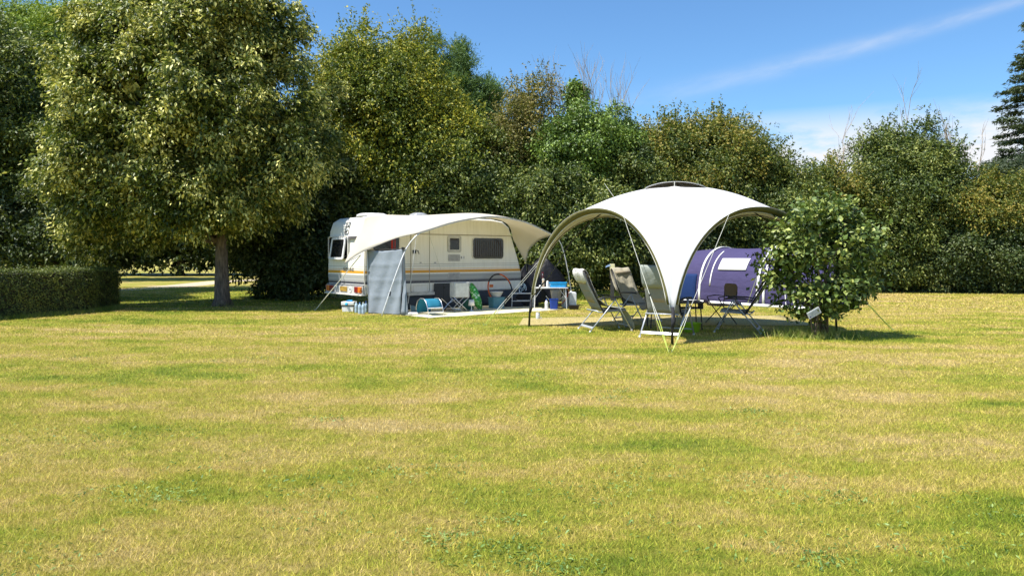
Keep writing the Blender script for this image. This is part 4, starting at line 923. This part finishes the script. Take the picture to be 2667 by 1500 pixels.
# towel, leg cloth and blanket
def drape(name, label, cat, chair, rows, m):
    M = Matrix.Translation(chair.location) @ Euler(chair.rotation_euler).to_matrix().to_4x4() @ Matrix.Scale(chair.scale[0], 4)
    base = M @ Vector(rows[0][0]); base.z = 0
    o = MB().sheet([[M @ Vector(p) - base for p in r] for r in rows]).build(name, m, smooth=True, solid=.006, loc=base, sub=1); return tag(o, label, cat)
TW = cloth('towel_white', (.72, .71, .68), .15, None, .8, 7, weave=120)
def dr(path, w0, w1, n=9, rip=.02, seed=0, skew=0):
    rr = random.Random(seed); rows = []
    for i, (x, z) in enumerate(path):
        rows.append([(x+rip*math.sin(j*1.9+i*.8+seed), w0+(w1-w0)*j/(n-1)+skew*i, z+rip*.6*math.cos(j*1.3+i)) for j in range(n)])
    return rows
dxl, dzl = -math.sin(R(27)), math.cos(R(27)); bp = lambda f, o: (-.24+dxl*.86*f+dzl*o, .44+dzl*.86*f-dxl*o)
drape('towel', 'crumpled white towel hanging over the headrest of the left reclining chair', 'towel', c1, dr([bp(.72, -.05), bp(.88, -.06), bp(1.02, -.03), bp(1.05, .05), bp(.92, .10), bp(.72, .07), bp(.5, .05), bp(.3, .045)], -.28, .26, seed=1), TW)
drape('blanket', 'grey green cloth hanging down from the seat of the left reclining chair', 'blanket', c1, dr([bp(.25, .05), (-.1, .48), (.12, .48), (.28, .45), (.38, .32), (.43, .17), (.47, .03)], -.27, .24, seed=3, rip=.016), cloth('cloth_grey_green', (.40, .41, .35), .1, None, .6, 6))
dxl, dzl = -math.sin(R(24)), math.cos(R(24))
drape('blanket', 'beige blanket spread over the back of the middle reclining chair', 'blanket', c4, dr([bp(.35, -.06), bp(.75, -.07), bp(1.03, -.04), bp(1.06, .04), bp(.75, .05), bp(.35, .05), bp(.08, .06), (.0, .48), (.26, .47), (.3, .3)], -.33, .33, seed=5), cloth('blanket_beige', (.48, .44, .34), .1, None, .6, 5))
dxl, dzl = -math.sin(R(20)), math.cos(R(20))
drape('towel', 'pale grey green towel folded over the top of the front reclining chair', 'towel', c2, dr([bp(.55, -.06), bp(.75, -.065), bp(1.02, -.05), bp(1.05, .03), bp(.8, .06)], -.31, .31, seed=7, rip=.008), cloth('towel_grey', (.33, .36, .33), .1, None, .5, 6))
dxl, dzl = -math.sin(R(32)), math.cos(R(32))
drape('towel', 'white cloth laid along the back of the right reclining chair', 'towel', c3, dr([bp(.9, -.05), bp(1.04, -.03), bp(1.06, .05), bp(.8, .06), bp(.5, .05), bp(.2, .05)], -.25, .15, seed=9, rip=.018), TW)
# brown camp chair
cb_ = thing('camp_chair', 'brown camp chair with rounded back in front of the purple tent', 'chair', (4.72, 16.75, 0), R(197))
BR = cloth('brown_sling', (.26, .18, .12), .1, None, .3, 6, weave=150); BRF = mat('dark_frame', (.05, .042, .04), .4, .4)
MB().prism(rrect(0, .76, .50, .30, .10), -.01, .01, M=Matrix.Translation((-.27, 0, 0)) @ Matrix.Rotation(R(90), 4, 'Z')).build('backrest', BR, cb_)
MB().box((0, 0, .43), (.44, .44, .035)).build('seat', BR, cb_, bevel=.015)
for s_ in (-1, 1):
    y = s_*.235
    MB().tube([(-.28, y, .84), (-.24, y, .45), (.24, y*1.05, .01)], .0125, 8).build('leg', BRF, cb_, smooth=True)
    MB().tube([(.2, y, .6), (.1, y, .44), (-.26, y*1.05, .01)], .0125, 8).build('leg', BRF, cb_, smooth=True)
    MB().tube([(-.27, y, .62), (.0, y, .64), (.2, y, .61)], [.014, .02, .014], 8, flat=.6).build('armrest', BRF, cb_, smooth=True)
# black table
tb = thing('camping_table', 'low black topped camping table between the folding chairs', 'table', (3.45, 15.75, 0), R(-4))
MB().box((0, 0, .565), (1.15, .70, .028)).build('tabletop', mat('table_black', (.02, .02, .022), .35), tb, bevel=.006)
MB().ring([(-.56, .43), (.56, .43), (.56, .55), (-.56, .55)], [(-.55, .44), (.55, .44), (.55, .54), (-.55, .54)], -.3, .3).build('apron', mat('apron_grey', (.12, .11, .12), .7), tb)
for a, b in ((-1, -1), (-1, 1), (1, -1), (1, 1)): MB().tube([(a*.5, b*.3, .55), (a*.53, b*.33, 0)], .013, 8).build('leg', BLACK, tb)
def basin(name, label, cat, loc, r1, r2, h, m, sx=1, sy=1, rz=0):
    t = MB(); t.lathe([(r1*.9, 0), (r1, .01), (r2, h-.015), (r2*1.06, h-.01), (r2*1.06, h), (r2*.96, h), (r1*.93, .02), (0, .018)], (0, 0, 0), 28, sx, sy)
    o = t.build(name, m, smooth=True, loc=loc); o.rotation_euler.z = rz; return tag(o, label, cat)
basin('plastic_tub', 'lime green plastic tub on the ground beside the black table', 'tub', (3.62, 14.9, .004), .15, .19, .19, mat('lime_plastic', (.28, .5, .02), .4), 1, .8)

# ================================================================== tunnel tent
TA = Vector((6.05, 24.0, 0)); TB = Vector((8.6, 20.45, 0)); td = (TB-TA).normalized(); tn = Vector((td.y, -td.x, 0))   # tn points left/towards the camera? checked below
if tn.dot(Vector((0, -1, 0))) < 0: tn = -tn
tent = thing('tunnel_tent', 'purple tunnel tent with white arch tapes behind the broad leaved shrub', 'tent', TA, math.atan2(td.y, td.x))
LT = (TB-TA).length
PU = cloth('purple_canvas', (.066, .057, .142), .08, (.1, .09, .22), .9, 2.2, stretch=(1, 1, 2)); TWH = cloth('white_tape', (.8, .8, .8), 0, None, .1)
WD, HTn = 2.5, 1.78
sgn = -1   # side facing the camera is local -y
def arc(x, w_=WD, h=HTn, n=20, off=0):
    pts = []
    for i in range(n+1):
        a = math.pi*i/n; y = -math.cos(a)*w_/2; z = math.sin(a)**.72*h
        pts.append(Vector((x, y*(1+off), z*(1+off*.6)+0)))
    return [Vector((p_.x, p_.y+WD/2, p_.z)) for p_ in pts]
stations = [(-2.2, 2.1, 1.45), (-1.3, 2.3, 1.72), (-.4, 2.5, 1.74), (0, 2.5, 1.82), (.5, 2.5, 1.77), (1.3, 2.5, 1.75), (2.2, 2.5, 1.84), (2.9, 2.45, 1.72), (3.6, 2.2, 1.5), (4.2, 1.5, .8), (4.5, .8, .35)]
rows = []
for x, w_, h in stations:
    a = arc(x, w_, h, 24); rows.append([(p_.x, p_.y+0*(WD-w_)/2, p_.z) for p_ in a])
MB().sheet(rows).build('outer_shell', PU, tent, smooth=True, solid=.004, sub=1)
for x, w_, h in ((0, 2.5, 1.82), (2.2, 2.5, 1.84), (2.42, 2.5, 1.83)):
    a = arc(x, w_, h, 30, .012); b = [p_+Vector((.075, 0, 0)) for p_ in a]
    MB().sheet([[tuple(p_) for p_ in a], [tuple(p_) for p_ in b]]).build('arch_tape', TWH, tent, smooth=True, solid=.02)
a = arc(.42, 2.5, 1.785, 30, .01)[2:12]; MB().sheet([[tuple(p_) for p_ in a], [tuple(p_+Vector((.04, 0, 0))) for p_ in a]]).build('arch_tape', TWH, tent, smooth=True, solid=.01)
def shell_patch(x0, x1, i0, i1, off, nx=6):
    rws = []
    for k in range(nx+1):
        x = x0+(x1-x0)*k/nx; a = arc(x, 2.5, 1.775, 60, off)[i0:i1]; rws.append([tuple(p_) for p_ in a])
    return MB().sheet(rws)
shell_patch(.66, 1.72, 10, 17, .022).build('window_cover', TWH, tent, smooth=True, solid=.006)
shell_patch(-1.5, -.12, 0, 9, .02).build('side_door', cloth('blue_panel', (.012, .035, .13), .1, None, .3, 3), tent, smooth=True, solid=.006)
rows = [[(x, .0-.02+.0*x+.03*math.sin(x*5)+(WD-2.5)/2, z) for x in [i*.1-2.2 for i in range(62)]] for z in (.0, .10)]
MB().sheet([[(x, y+(max(0, x-4.0)*.28), z) for x, y, z in r_] for r_ in rows]).build('mud_flap', TWH, tent, smooth=True, solid=.01)
mb = MB(); mb.tube([(3.25, -.04, 0), (3.2, -.02, .42)], .014, 6); mb.build('storm_strap', TWH, tent)
MB().tube([(2.3, -.05, 1.0), (2.5, -.9, .01)], .004, 4).build('guy_rope', YEL, tent)

# ================================================================== kitchen corner
kt = thing('kitchen_table', 'white folding table with washing up things right of the caravan', 'table', (1.10, 21.6, 0), R(3))
MB().box((0, 0, .605), (1.02, .56, .028)).build('tabletop', mat('table_white', (.62, .62, .62), .4), kt, bevel=.006)
MB().ring([(-.5, -.26), (.5, -.26), (.5, .26), (-.5, .26)], [(-.48, -.24), (.48, -.24), (.48, .24), (-.48, .24)], -.592, -.57, M=Matrix.Rotation(R(90), 4, 'X')).build('apron', ALU, kt) if False else None
for a, b in ((-1, -1), (-1, 1), (1, -1), (1, 1)):
    MB().tube([(a*.44, b*.24, .59), (a*.47, b*.26, 0)], .013, 8).build('leg', STEELW, kt)
for a in (-1, 1): MB().tube([(a*.46, -.24, .3), (a*.25, -.2, .59)], .008, 6).build('brace', STEELW, kt)
T0 = Vector((1.10, 21.6, .62))
def tub(name, label, cat, loc, w_, d_, h, m, rz=0, taper=.9, wall=.012, rim=True):
    mb = MB(); vs = []
    def ringz(z, s_, n=6): return [(x*s_, y*s_, z) for x, y in rrect(0, 0, w_, d_, min(w_, d_)*.18, n)]
    R_ = [ringz(0, taper), ringz(h, 1.0), ringz(h, 1.05), ringz(h-.012, 1.05), ] if False else None
    prof2 = [(0, taper), (h-.012, .99), (h-.01, 1.05), (h, 1.05), (h, .97), (.015, taper*.95)]
    n = len(ringz(0, 1)); b = 0
    for z, s_ in prof2: vs += ringz(z, s_)
    fs = [(i*n+k, i*n+(k+1) % n, (i+1)*n+(k+1) % n, (i+1)*n+k) for i in range(len(prof2)-1) for k in range(n)]
    fs += [tuple(range(n)), tuple((len(prof2)-1)*n+k for k in range(n))]
    o = mb.add(vs, fs).build(name, m, loc=loc); o.rotation_euler.z = rz; return tag(o, label, cat)
tub('washing_up_bowl', 'bright blue rectangular washing up bowl on the white kitchen table', 'bowl', T0+Vector((.24, .0, .003)), .52, .36, .14, mat('bright_blue', (.01, .33, .68), .35))
def bottle(name, label, cat, loc, r, h, m, capm=None, neck=.35, group=None, capname='cap', tp=None):
    t = thing(name, label, cat, loc, group=group)
    MB().lathe([(r*.9, 0), (r, .01), (r, h*.3), (r*.93, h*.36), (r, h*.42), (r, h*.66), (r*.8, h*.78), (r*neck, h*.87), (r*neck, h*.93)], (0, 0, 0), 16).build('bottle_body', m, t, smooth=True)
    MB().lathe([(r*neck*1.2, h*.92), (r*neck*1.2, h)], (0, 0, 0), 12).build(capname, capm or WHITE_P, t); return t
j = thing('tall_jug', 'slim white jug standing by the blue bowl on the kitchen table', 'jug', T0+Vector((-.07, -.15, .002)))
MB().lathe([(.035, 0), (.04, .01), (.038, .1), (.03, .17), (.022, .19), (0, .195)], n=16).build('jug_body', WHITE_P, j, smooth=True); MB().tube([(.035, 0, .15), (.075, 0, .13), (.07, 0, .06), (.038, 0, .04)], .007, 6).build('handle', WHITE_P, j)
b = thing('cardboard_tube', 'light brown tube standing on the kitchen table', 'container', T0+Vector((-.18, .05, .002))); MB().lathe([(.03, 0), (.03, .22)], n=16).build('tube_body', mat('tan_card', (.5, .38, .26), .7), b, smooth=True); MB().lathe([(.033, .2), (.033, .245), (0, .25)], n=16).build('lid', mat('lid_cream', (.65, .6, .5), .5), b)
b = thing('cup', 'small pale cup standing on the left of the kitchen table', 'cup', T0+Vector((-.28, -.12, .002))); MB().lathe([(.025, 0), (.034, .06), (.031, .06), (.022, .008)], n=14).build('cup_body', WHITE_P, b, smooth=True); MB().tube([(.033, 0, .05), (.055, 0, .035), (.028, 0, .015)], .005, 5).build('handle', WHITE_P, b)
tub('bucket', 'dark blue square bucket under the white kitchen table', 'bucket', (1.20, 21.2, .004), .25, .24, .30, mat('dark_blue_plastic', (.01, .05, .30), .4), taper=.82)
bottle('detergent_bottle', 'white bottle with blue cap beside the dark blue bucket', 'bottle', (.98, 21.0, .004), .05, .30, WHITE_P, mat('cap_blue', (.03, .12, .5), .4))
c = thing('water_canister', 'white upright water canister at the awning pole foot', 'canister', (1.79, 21.9, .004), R(5))
MB().prism(rrect(0, .23, .22, .46, .05), -.09, .09).build('canister_body', mat('canister_white', (.74, .74, .76), .45), c, bevel=.02); MB().lathe([(.03, .45), (.03, .5), (0, .505)], (-.04, 0, 0), 14).build('cap', WHITE_P, c)
c = thing('grey_canister', 'translucent grey water canister behind the table leg', 'canister', (1.58, 22.0, .004), R(-6))
MB().prism(rrect(0, .15, .2, .3, .04), -.08, .08).build('canister_body', mat('canister_grey', (.5, .54, .54), .4), c, bevel=.02); MB().lathe([(.025, .29), (.025, .33)], (.05, 0, 0), 12).build('cap', BLACK, c)
tub('black_bowl', 'black plastic bowl in front of the white water canister', 'bowl', (1.76, 21.15, .004), .31, .22, .12, mat('black_bowl', (.02, .015, .02), .4), taper=.8)
b = thing('waste_bag', 'pale grey cloth bag hanging below the kitchen table', 'bag', (1.28, 21.5, 0))
MB().sheet([[(.18*math.cos(a)*(.65+.35*z), .13*math.sin(a)*(.65+.35*z)+.01*math.sin(a*6), .24+.32*z) for a in [2*math.pi*k/24 for k in range(25)]] for z in (0, .2, .5, .8, 1)]).build('bag_body', cloth('bag_grey', (.42, .40, .36), .3, None, .9, 8), b, smooth=True, solid=.003)
h = thing('garden_hose', 'red and white hose looping down behind the kitchen table', 'hose', (1.5, 21.7, 0))
MB().tube(smooth_curve([(.02, 0, .66), (.12, -.02, .60), (.16, .02, .48), (.1, 0, .3), (-.05, .05, .12), (-.25, .1, .03), (-.4, .1, .015)], 24), .012, 6).build('red_hose', mat('hose_red', (.5, .06, .03), .4), h, smooth=True)
MB().tube(smooth_curve([(.0, .05, .36), (-.12, .02, .22), (-.26, 0, .19), (-.4, .02, .24), (-.5, .05, .36)], 20), .011, 6).build('white_hose', WHITE_P, h, smooth=True)
# dark covered things at the caravan nose
def heap(name, label, cat, loc, R3, m, seed, sub=1):
    g = random.Random(seed); t = MB(); rows = []
    ph = [g.uniform(0, 6) for _ in range(6)]
    for i in range(15):
        z = i/14; r = (1-z**2.2)**.6 if z < 1 else 0.02
        rows.append([(R3[0]*r*math.cos(a)*(1+.14*math.sin(3*a+ph[0])+.07*math.sin(7*a+ph[1]+z*5)), R3[1]*r*math.sin(a)*(1+.14*math.sin(2*a+ph[2])+.06*math.sin(9*a+ph[3])), R3[2]*z*(1+.12*math.sin(2*a+ph[4]))) for a in [2*math.pi*k/36 for k in range(37)]])
    o = t.sheet(rows).build(name, m, smooth=True, loc=loc, sub=sub); return tag(o, label, cat)
TARP = cloth('black_tarp', (.010, .010, .013), 0, None, .9, 4.2, .5)
heap('covered_bicycle', 'black tarpaulin draped over a bicycle at the caravan drawbar', 'tarpaulin', (1.05, 24.9, 0), (.8, .45, 1.4), TARP, 3)
heap('black_tarpaulin', 'lower black tarpaulin heap leaning on the caravan front', 'tarpaulin', (.5, 24.3, 0), (.5, .4, 1.15), TARP, 8)
heap('black_bag', 'black soft travel bag on the cream mat below the white guy ropes', 'bag', (-.10, 22.3, .02), (.42, .25, .3), DKFAB, 5)
heap('black_bag', 'large black bag with straps left of the kitchen table', 'bag', (.45, 22.6, .02), (.4, .28, .42), TARP, 6)
rk = thing('wire_rack', 'low white wire stand with folded black cloth left of the kitchen table', 'rack', (.30, 22.0, 0), R(4))
for a, b in ((-1, -1), (-1, 1), (1, -1), (1, 1)): MB().tube([(a*.3, b*.15, .42), (a*.32, b*.17, 0)], .009, 6).build('leg', STEELW, rk)
mb = MB()
for z in (.42, .2):
    mb.tube([(-.31, -.16, z), (.31, -.16, z)], .008, 5); mb.tube([(-.31, .16, z), (.31, .16, z)], .008, 5); mb.tube([(-.31, -.16, z), (-.31, .16, z)], .008, 5); mb.tube([(.31, -.16, z), (.31, .16, z)], .008, 5)
for k in range(9): mb.tube([(-.3+k*.075, -.16, .42), (-.3+k*.075, .16, .42)], .004, 4)
mb.build('wire_shelf', STEELW, rk)
fp = loc2w(5.35, .35, .62)
hg = thing('laundry_hanger', 'pale blue round clothes hanger on the caravan drawbar corner', 'hanger', P(1361, 750, 22.6)-Vector((0, 0, .35)))
mb = MB(); mb.tube([(.11*math.cos(a), 0, .35+.14*math.sin(a)) for a in [2*math.pi*k/24 for k in range(25)]], .010, 6, cap=False); mb.tube([(.06*math.cos(a), .02, .36+.08*math.sin(a)) for a in [2*math.pi*k/24 for k in range(25)]], .009, 6, cap=False)
mb.tube([(-.11, 0, .35), (.11, 0, .36)], .008, 5); mb.tube([(-.04, 0, .23), (.07, 0, .46)], .008, 5); mb.tube([(0, 0, .49), (.01, 0, .56), (.05, 0, .58)], .007, 5); mb.build('hanger_ring', mat('pale_blue_plastic', (.5, .66, .78), .4), hg, smooth=True)
mb = MB()
for k in range(7):
    a = 2*math.pi*k/7; mb.box((.11*math.cos(a), 0, .35+.14*math.sin(a)-.04), (.018, .015, .07))
mb.build('clothes_pegs', WHITE_P, hg)
fg = thing('hanging_ornament', 'small red and white ornament hanging before the black tarpaulin', 'ornament', P(1413, 750, 23.2))
mb = MB(); mb.lathe([(.02, 0), (.045, .03), (.03, .09), (.04, .12), (.0, .15)], (0, 0, .05), 12); mb.lathe([(.0, 0), (.035, .03), (.03, .07), (0, .08)], (0, 0, .2), 12); mb.build('white_figure', WHITE_P, fg, smooth=True)
mb = MB(); mb.box((0, 0, .40), (.05, .02, .2)); mb.build('red_banner', mat('ornament_red', (.4, .02, .04), .6), fg); mb = MB(); mb.box((0, -.012, .42), (.028, .004, .07)); mb.box((0, -.012, .33), (.02, .004, .02)); mb.build('white_mark', WHITE_P, fg)
MB().tube([(0, 0, .27), (0, 0, .62)], .004, 5).build('cord', BLACK, fg)
gl = G(1401, 832); b = thing('plastic_jar', 'clear pale plastic jar standing alone on the lawn near the left shelter leg', 'jar', gl)
MB().lathe([(.045, 0), (.05, .01), (.05, .13), (.042, .15)], n=16).build('jar_body', mat('clear_plastic', (.62, .66, .7), .2), b, smooth=True); MB().lathe([(.045, .15), (.045, .175), (0, .177)], n=16).build('lid', WHITE_P, b); MB().tube([(.045, 0, .04), (.085, 0, .05), (.08, 0, .0)], .012, 6).build('strap', WHITE_P, b)
# lamp / power bollard
lp_ = thing('power_bollard', 'dark post with cream coloured head and small flags behind the folding chairs', 'bollard', (3.42, 25.2, 0))
MB().box((0, 0, .38), (.12, .12, .76)).build('post', mat('post_dark', (.035, .035, .035), .6), lp_, bevel=.01)
MB().box((0, 0, .9), (.16, .15, .30)).build('cabinet', mat('post_dark2', (.05, .045, .04), .6), lp_, bevel=.01)
MB().box((0, 0, 1.13), (.155, .15, .25)).build('lamp_head', mat('lamp_cream', (.78, .72, .42), .5), lp_, bevel=.012)
MB().tube([(-.02, 0, 1.25), (-.02, 0, 1.42)], .006, 5).build('rod', BLACK, lp_)
MB().sheet([[(-.08, -.08, 1.18), (-.08, -.08, 1.25)], [(-.17, -.09, 1.16), (-.17, -.09, 1.22)], [(-.24, -.1, 1.13), (-.24, -.1, 1.18)]]).build('ribbon', mat('ribbon_blue', (.35, .5, .75), .6), lp_, solid=.004)

# ================================================================== things in front of the caravan
cbx = thing('cooler_box', 'white cool box with blue lid knob behind the caravan rear lamp', 'cool box', G(908, 812))
MB().prism([(-.15, 0), (.15, 0), (.165, .16), (-.165, .16)], -.11, .11).build('box_body', WHITE_P, cbx, bevel=.015)
MB().box((0, 0, .235), (.36, .26, .10)).build('lid', WHITE_P, cbx, bevel=.02); MB().box((0, -.002, .172), (.335, .23, .018)).build('seal_band', GREYTRIM, cbx)
MB().tube([(-.04, -.14, .25), (-.02, -.15, .2), (-.02, -.15, .18)], [.035, .04, .02], 10).build('latch', mat('bright_blue', (.01, .33, .68)), cbx, smooth=True); MB().box((.03, 0, .3), (.16, .12, .045)).build('handle', mat('bright_blue', (.01, .33, .68)), cbx, bevel=.012)
WB_ = mat('water_plastic', (.40, .52, .62), .12); CB = mat('cap_blue', (.03, .12, .5))
for i, (px, py, lb) in enumerate(((928, 815, 'leftmost clear water bottle beside the cool box'), (937, 818, 'clear water bottle second from the cool box'), (946, 818, 'clear water bottle third from the cool box'), (953, 814, 'clear water bottle touching the grey side screen'))):
    bottle('water_bottle', lb, 'bottle', G(px, py), .046, .31, WB_, CB if i % 2 else WHITE_P, group='water bottles by the caravan corner')
# blue rest with bowed silver frame
bs = thing('leg_rest', 'turquoise cloth leg rest on a bowed silver frame beside the side screen', 'leg rest', (-2.12, 19.15, .012), R(10))
cv_ = [(-.36, .06), (-.33, .22), (-.26, .34), (-.15, .405), (0, .41), (.1, .40)]
TQ = cloth('turquoise_cloth', (.03, .22, .34), .2, (.05, .4, .6), .3, 4)
MB().sheet([[(x, y, z) for y in (-.2, -.1, 0, .1, .2)] for x, z in [(-.36, .04), (-.35, .18), (-.30, .30), (-.2, .385), (-.05, .41), (.1, .40), (.18, .36), (.24, .26), (.27, .18)]], M=Matrix.Rotation(R(-65), 4, 'Z')).build('cloth_sling', TQ, bs, smooth=True, solid=.006)
Mr = Matrix.Rotation(R(-65), 4, 'Z')
for s_ in (-1, 1): MB().tube([(-.37, s_*.22, .0), (-.36, s_*.22, .2), (-.28, s_*.22, .35), (-.12, s_*.22, .42), (.06, s_*.22, .42), (.17, s_*.22, .36), (.27, s_*.22, .2), (.32, s_*.22, 0)], .012, 8, M=Mr).build('frame_tube', ALU, bs, smooth=True)
mb = MB(); mb.tube([(.275, -.22, .19), (.275, .22, .19)], .013, 8, M=Mr); mb.tube([(.31, -.22, .08), (.31, .22, .08)], .013, 8, M=Mr); mb.build('crossbar', STEELW, bs)
# white cabinet on crossed legs
cab = thing('camping_cupboard', 'white camping cupboard box on crossed metal legs below the caravan window', 'cupboard', (-1.56, 20.2, .012), R(22))
MB().prism(rrect(.13, .60, .43, .41, .025), -.22, .2).build('cupboard_box', mat('cupboard_white', (.62, .62, .6), .5), cab, bevel=.012)
MB().ring(rrect(.13, .60, .40, .38, .03), rrect(.13, .60, .385, .365, .025), -.224, -.219).build('door_seam', GREYTRIM, cab)
for y in (-.2, .18):
    mb = MB(); mb.tube([(-.08, y, .39), (.33, y, .0)], .011, 8); mb.tube([(.33, y+.012, .39), (-.08, y+.012, 0)], .011, 8); mb.build('crossed_legs', ALU, cab, smooth=True)
mb = MB(); mb.tube([(-.35, .1, .36), (.0, .1, .05)], .01, 6); mb.tube([(-.02, .1, .36), (-.33, .1, .02)], .01, 6); mb.tube([(-.2, .1, .2), (.1, .1, .36)], .01, 6); mb.build('folded_stand', ALU, cab)
gb = thing('green_bag', 'dark green folded bag on the ground behind the cupboard legs', 'bag', (-1.22, 20.75, .012)); MB().box((0, 0, .16), (.3, .16, .3)).build('bag_body', mat('dark_green', (.01, .09, .06), .7), gb, bevel=.05); MB().tube([(-.07, -.02, .3), (0, -.02, .36), (.07, -.02, .3)], .01, 6).build('handle', BLACK, gb)
# lamp
tl_ = thing('table_lamp', 'small white table lamp standing on the ground beside the cupboard', 'lamp', G(1228, 812)+Vector((0, 0, .012)))
MB().lathe([(.075, 0), (.07, .012), (.025, .03), (.012, .07), (.012, .2)], n=20).build('lamp_base', WHITE_P, tl_, smooth=True); MB().lathe([(.09, .16), (.068, .32), (.066, .32), (.088, .16)], n=24).build('lamp_shade', mat('shade_white', (.75, .74, .72), .7), tl_, smooth=True)
# inflatable board / bag
gi = thing('inflatable_ring_bag', 'bright green patterned inflatable leaning against the caravan beside the white lamp', 'inflatable', (-1.02, 20.85, .012), R(35))
m_, t, p, o = newmat('green_pattern'); tcn = N(t, 'ShaderNodeTexCoord'); setin(t, p.inputs['Base Color'], ramp(t, noise(t, tcn.outputs['Object'], 14, 3), [(.42, (.02, .2, .02)), (.55, (.06, .42, .05)), (.66, (.75, .8, .7))], 'LINEAR')); p.inputs['Roughness'].default_value = .3
MB().lathe([(0, -.045), (.1, -.04), (.14, 0), (.1, .04), (0, .045)], (0, 0, 0), 24, 1, 3.1, M=Matrix.Translation((0, 0, .37)) @ Matrix.Rotation(R(-24), 4, 'Y') @ Matrix.Rotation(R(90), 4, 'X')).build('inflatable_body', m_, gi, smooth=True)
mb = MB(); mb.tube([(-.13, 0, .70), (-.17, 0, .74)], .012, 6); mb.build('valve', BLACK, gi)
# crate with bowl, hoop
cr = tub('storage_crate', 'turquoise storage crate under the white bowl beside the caravan', 'crate', G(1293, 803)+Vector((0, 0, .014)), .42, .32, .30, mat('crate_teal', (.08, .24, .29), .5), R(35), taper=.92)
cp = G(1293, 803)+Vector((0, 0, .316))
MB().box((0, 0, 0), (.43, .33, .012)).build('crate_lid', mat('crate_lid_teal', (.10, .28, .33), .5), cr, loc=(0, 0, .308))
basin('white_bowl', 'white round wash bowl standing on the turquoise crate', 'bowl', cp+Vector((0, 0, .016)), .12, .19, .16, mat('bowl_white', (.7, .69, .67), .4))
hc, hd = None, None
hp = thing('hula_hoop', 'orange and black hoop leaning against the caravan side', 'hoop', loc2w(side(1302, 740, .28)[0], .28, .0), R(40)); 
RH = .46
def hoop_arc(a0, a1, m, name):
    MB().tube([(RH*math.cos(a), .0+.10*(-math.sin(a)*0+0)+.22*(1-(RH+RH*math.sin(a))/(2*RH))*-1+.1, .46+.05+RH*math.sin(a)) for a in [R(a0+(a1-a0)*k/24) for k in range(25)]], .023, 8).build(name, m, hp, smooth=True)
ORG = mat('hoop_orange', (.72, .14, .02), .45)
hoop_arc(20, 82, ORG, 'orange_section'); hoop_arc(82, 150, BLACK, 'black_section'); hoop_arc(150, 225, ORG, 'orange_section'); hoop_arc(225, 290, BLACK, 'black_section'); hoop_arc(290, 330, ORG, 'orange_section'); hoop_arc(330, 380, BLACK, 'black_section')
# shoes and small litter
def shoe(label, loc, rz, m, grp='shoes on the cream mat'):
    t = thing('shoe', label, 'shoe', loc, rz, grp)
    MB().tube([(-.12, 0, .03), (-.06, 0, .045), (.02, 0, .04), (.09, 0, .028), (.13, 0, .02)], [.03, .038, .038, .04, .02], 10, flat=.8).build('upper', m, t, smooth=True)
    MB().tube([(-.12, 0, .008), (0, 0, .008), (.12, 0, .008)], [.034, .036, .034], 8, flat=.22).build('sole', BLACK, t, smooth=True)
SP = G(1172, 810)
shoe('light brown shoe lying on its pair below the cupboard', SP+Vector((0, 0, .012)), R(30), mat('shoe_tan', (.5, .38, .27), .6)); shoe('white shoe nearest the table lamp below the cupboard', SP+Vector((.18, -.02, .012)), R(-20), WHITE_P); shoe('dark red shoe leftmost below the cupboard', SP+Vector((-.14, .05, .012)), R(60), mat('shoe_dark', (.09, .04, .035), .6))
sl = thing('white_bundle', 'rolled white cloth with small marks at the foot of the side screen', 'bundle', G(1076, 823)+Vector((0, 0, .02)), R(4))
MB().tube([(-.13, 0, .035), (-.1, 0, .04), (.1, 0, .04), (.13, 0, .035)], [.02, .037, .037, .02], 10).build('roll', WHITE_P, sl, smooth=True); MB().tube([(-.05, 0, .04), (-.04, 0, .04)], .0385, 10).build('band', mat('band_lilac', (.4, .3, .5), .6), sl)
fd = thing('folding_fan_screen', 'pale aqua half round sunshade leaning by the side screen', 'sunshade', G(1072, 817)+Vector((0, 0, .012)), R(10))
MB().prism([(.0, 0)]+[(.0+.19*math.sin(a), .21*math.cos(a)) for a in [R(x) for x in range(-10, 91, 8)]]+[(.19, 0)], -.008, .008).build('shade_cloth', cloth('pale_aqua', (.42, .55, .55), .3, None, .4, 8), fd)
MB().tube([(-.03, -.01, 0), (-.035, -.01, .23)], .006, 5).build('rod', ALU, fd)
# clover and weed clumps
wm = leafmat('weed_leaves', (.07, .14, .03), (.16, .27, .06), (.3, .4, .12), .25, 3, .4)
g = np.random.default_rng(77)
C, Nn, Ax = [], [], []
for px, py, r_, n in ((450, 1285, .14, 130), (560, 1215, .2, 100), (1450, 1390, .12, 60), (760, 1250, .14, 60), (60, 1490, .12, 70), (2450, 1450, .25, 120), (2330, 1380, .22, 90), (1330, 1480, .16, 80), (1255, 845, .18, 120), (2060, 1120, .2, 80)):
    c = G(px, py); k = n//3 if px != 1255 else n
    C.append(np.stack([c.x+g.normal(0, r_, k), c.y+g.normal(0, r_*.8, k), g.uniform(.008, .035, k)], 1))
for _ in range(46):
    px, py = g.uniform(-100, 2760), g.uniform(930, 1500); c = G(px, py); k = int(g.uniform(30, 90)); r_ = g.uniform(.06, .2)
    C.append(np.stack([c.x+g.normal(0, r_*1.5, k), c.y+g.normal(0, r_, k), g.uniform(.005, .02, k)], 1))
C = np.concatenate(C); n = len(C)
V, Fc = leaf_verts(C, unit(g.normal(size=(n, 3))*.5+np.array([0, 0, 1.])), unit(g.normal(size=(n, 3))*np.array([1, 1, .3])), g.uniform(.018, .045, n), g.uniform(.004, .008, n))
npmesh('meadow_weeds', V, Fc, wm, kind='stuff')
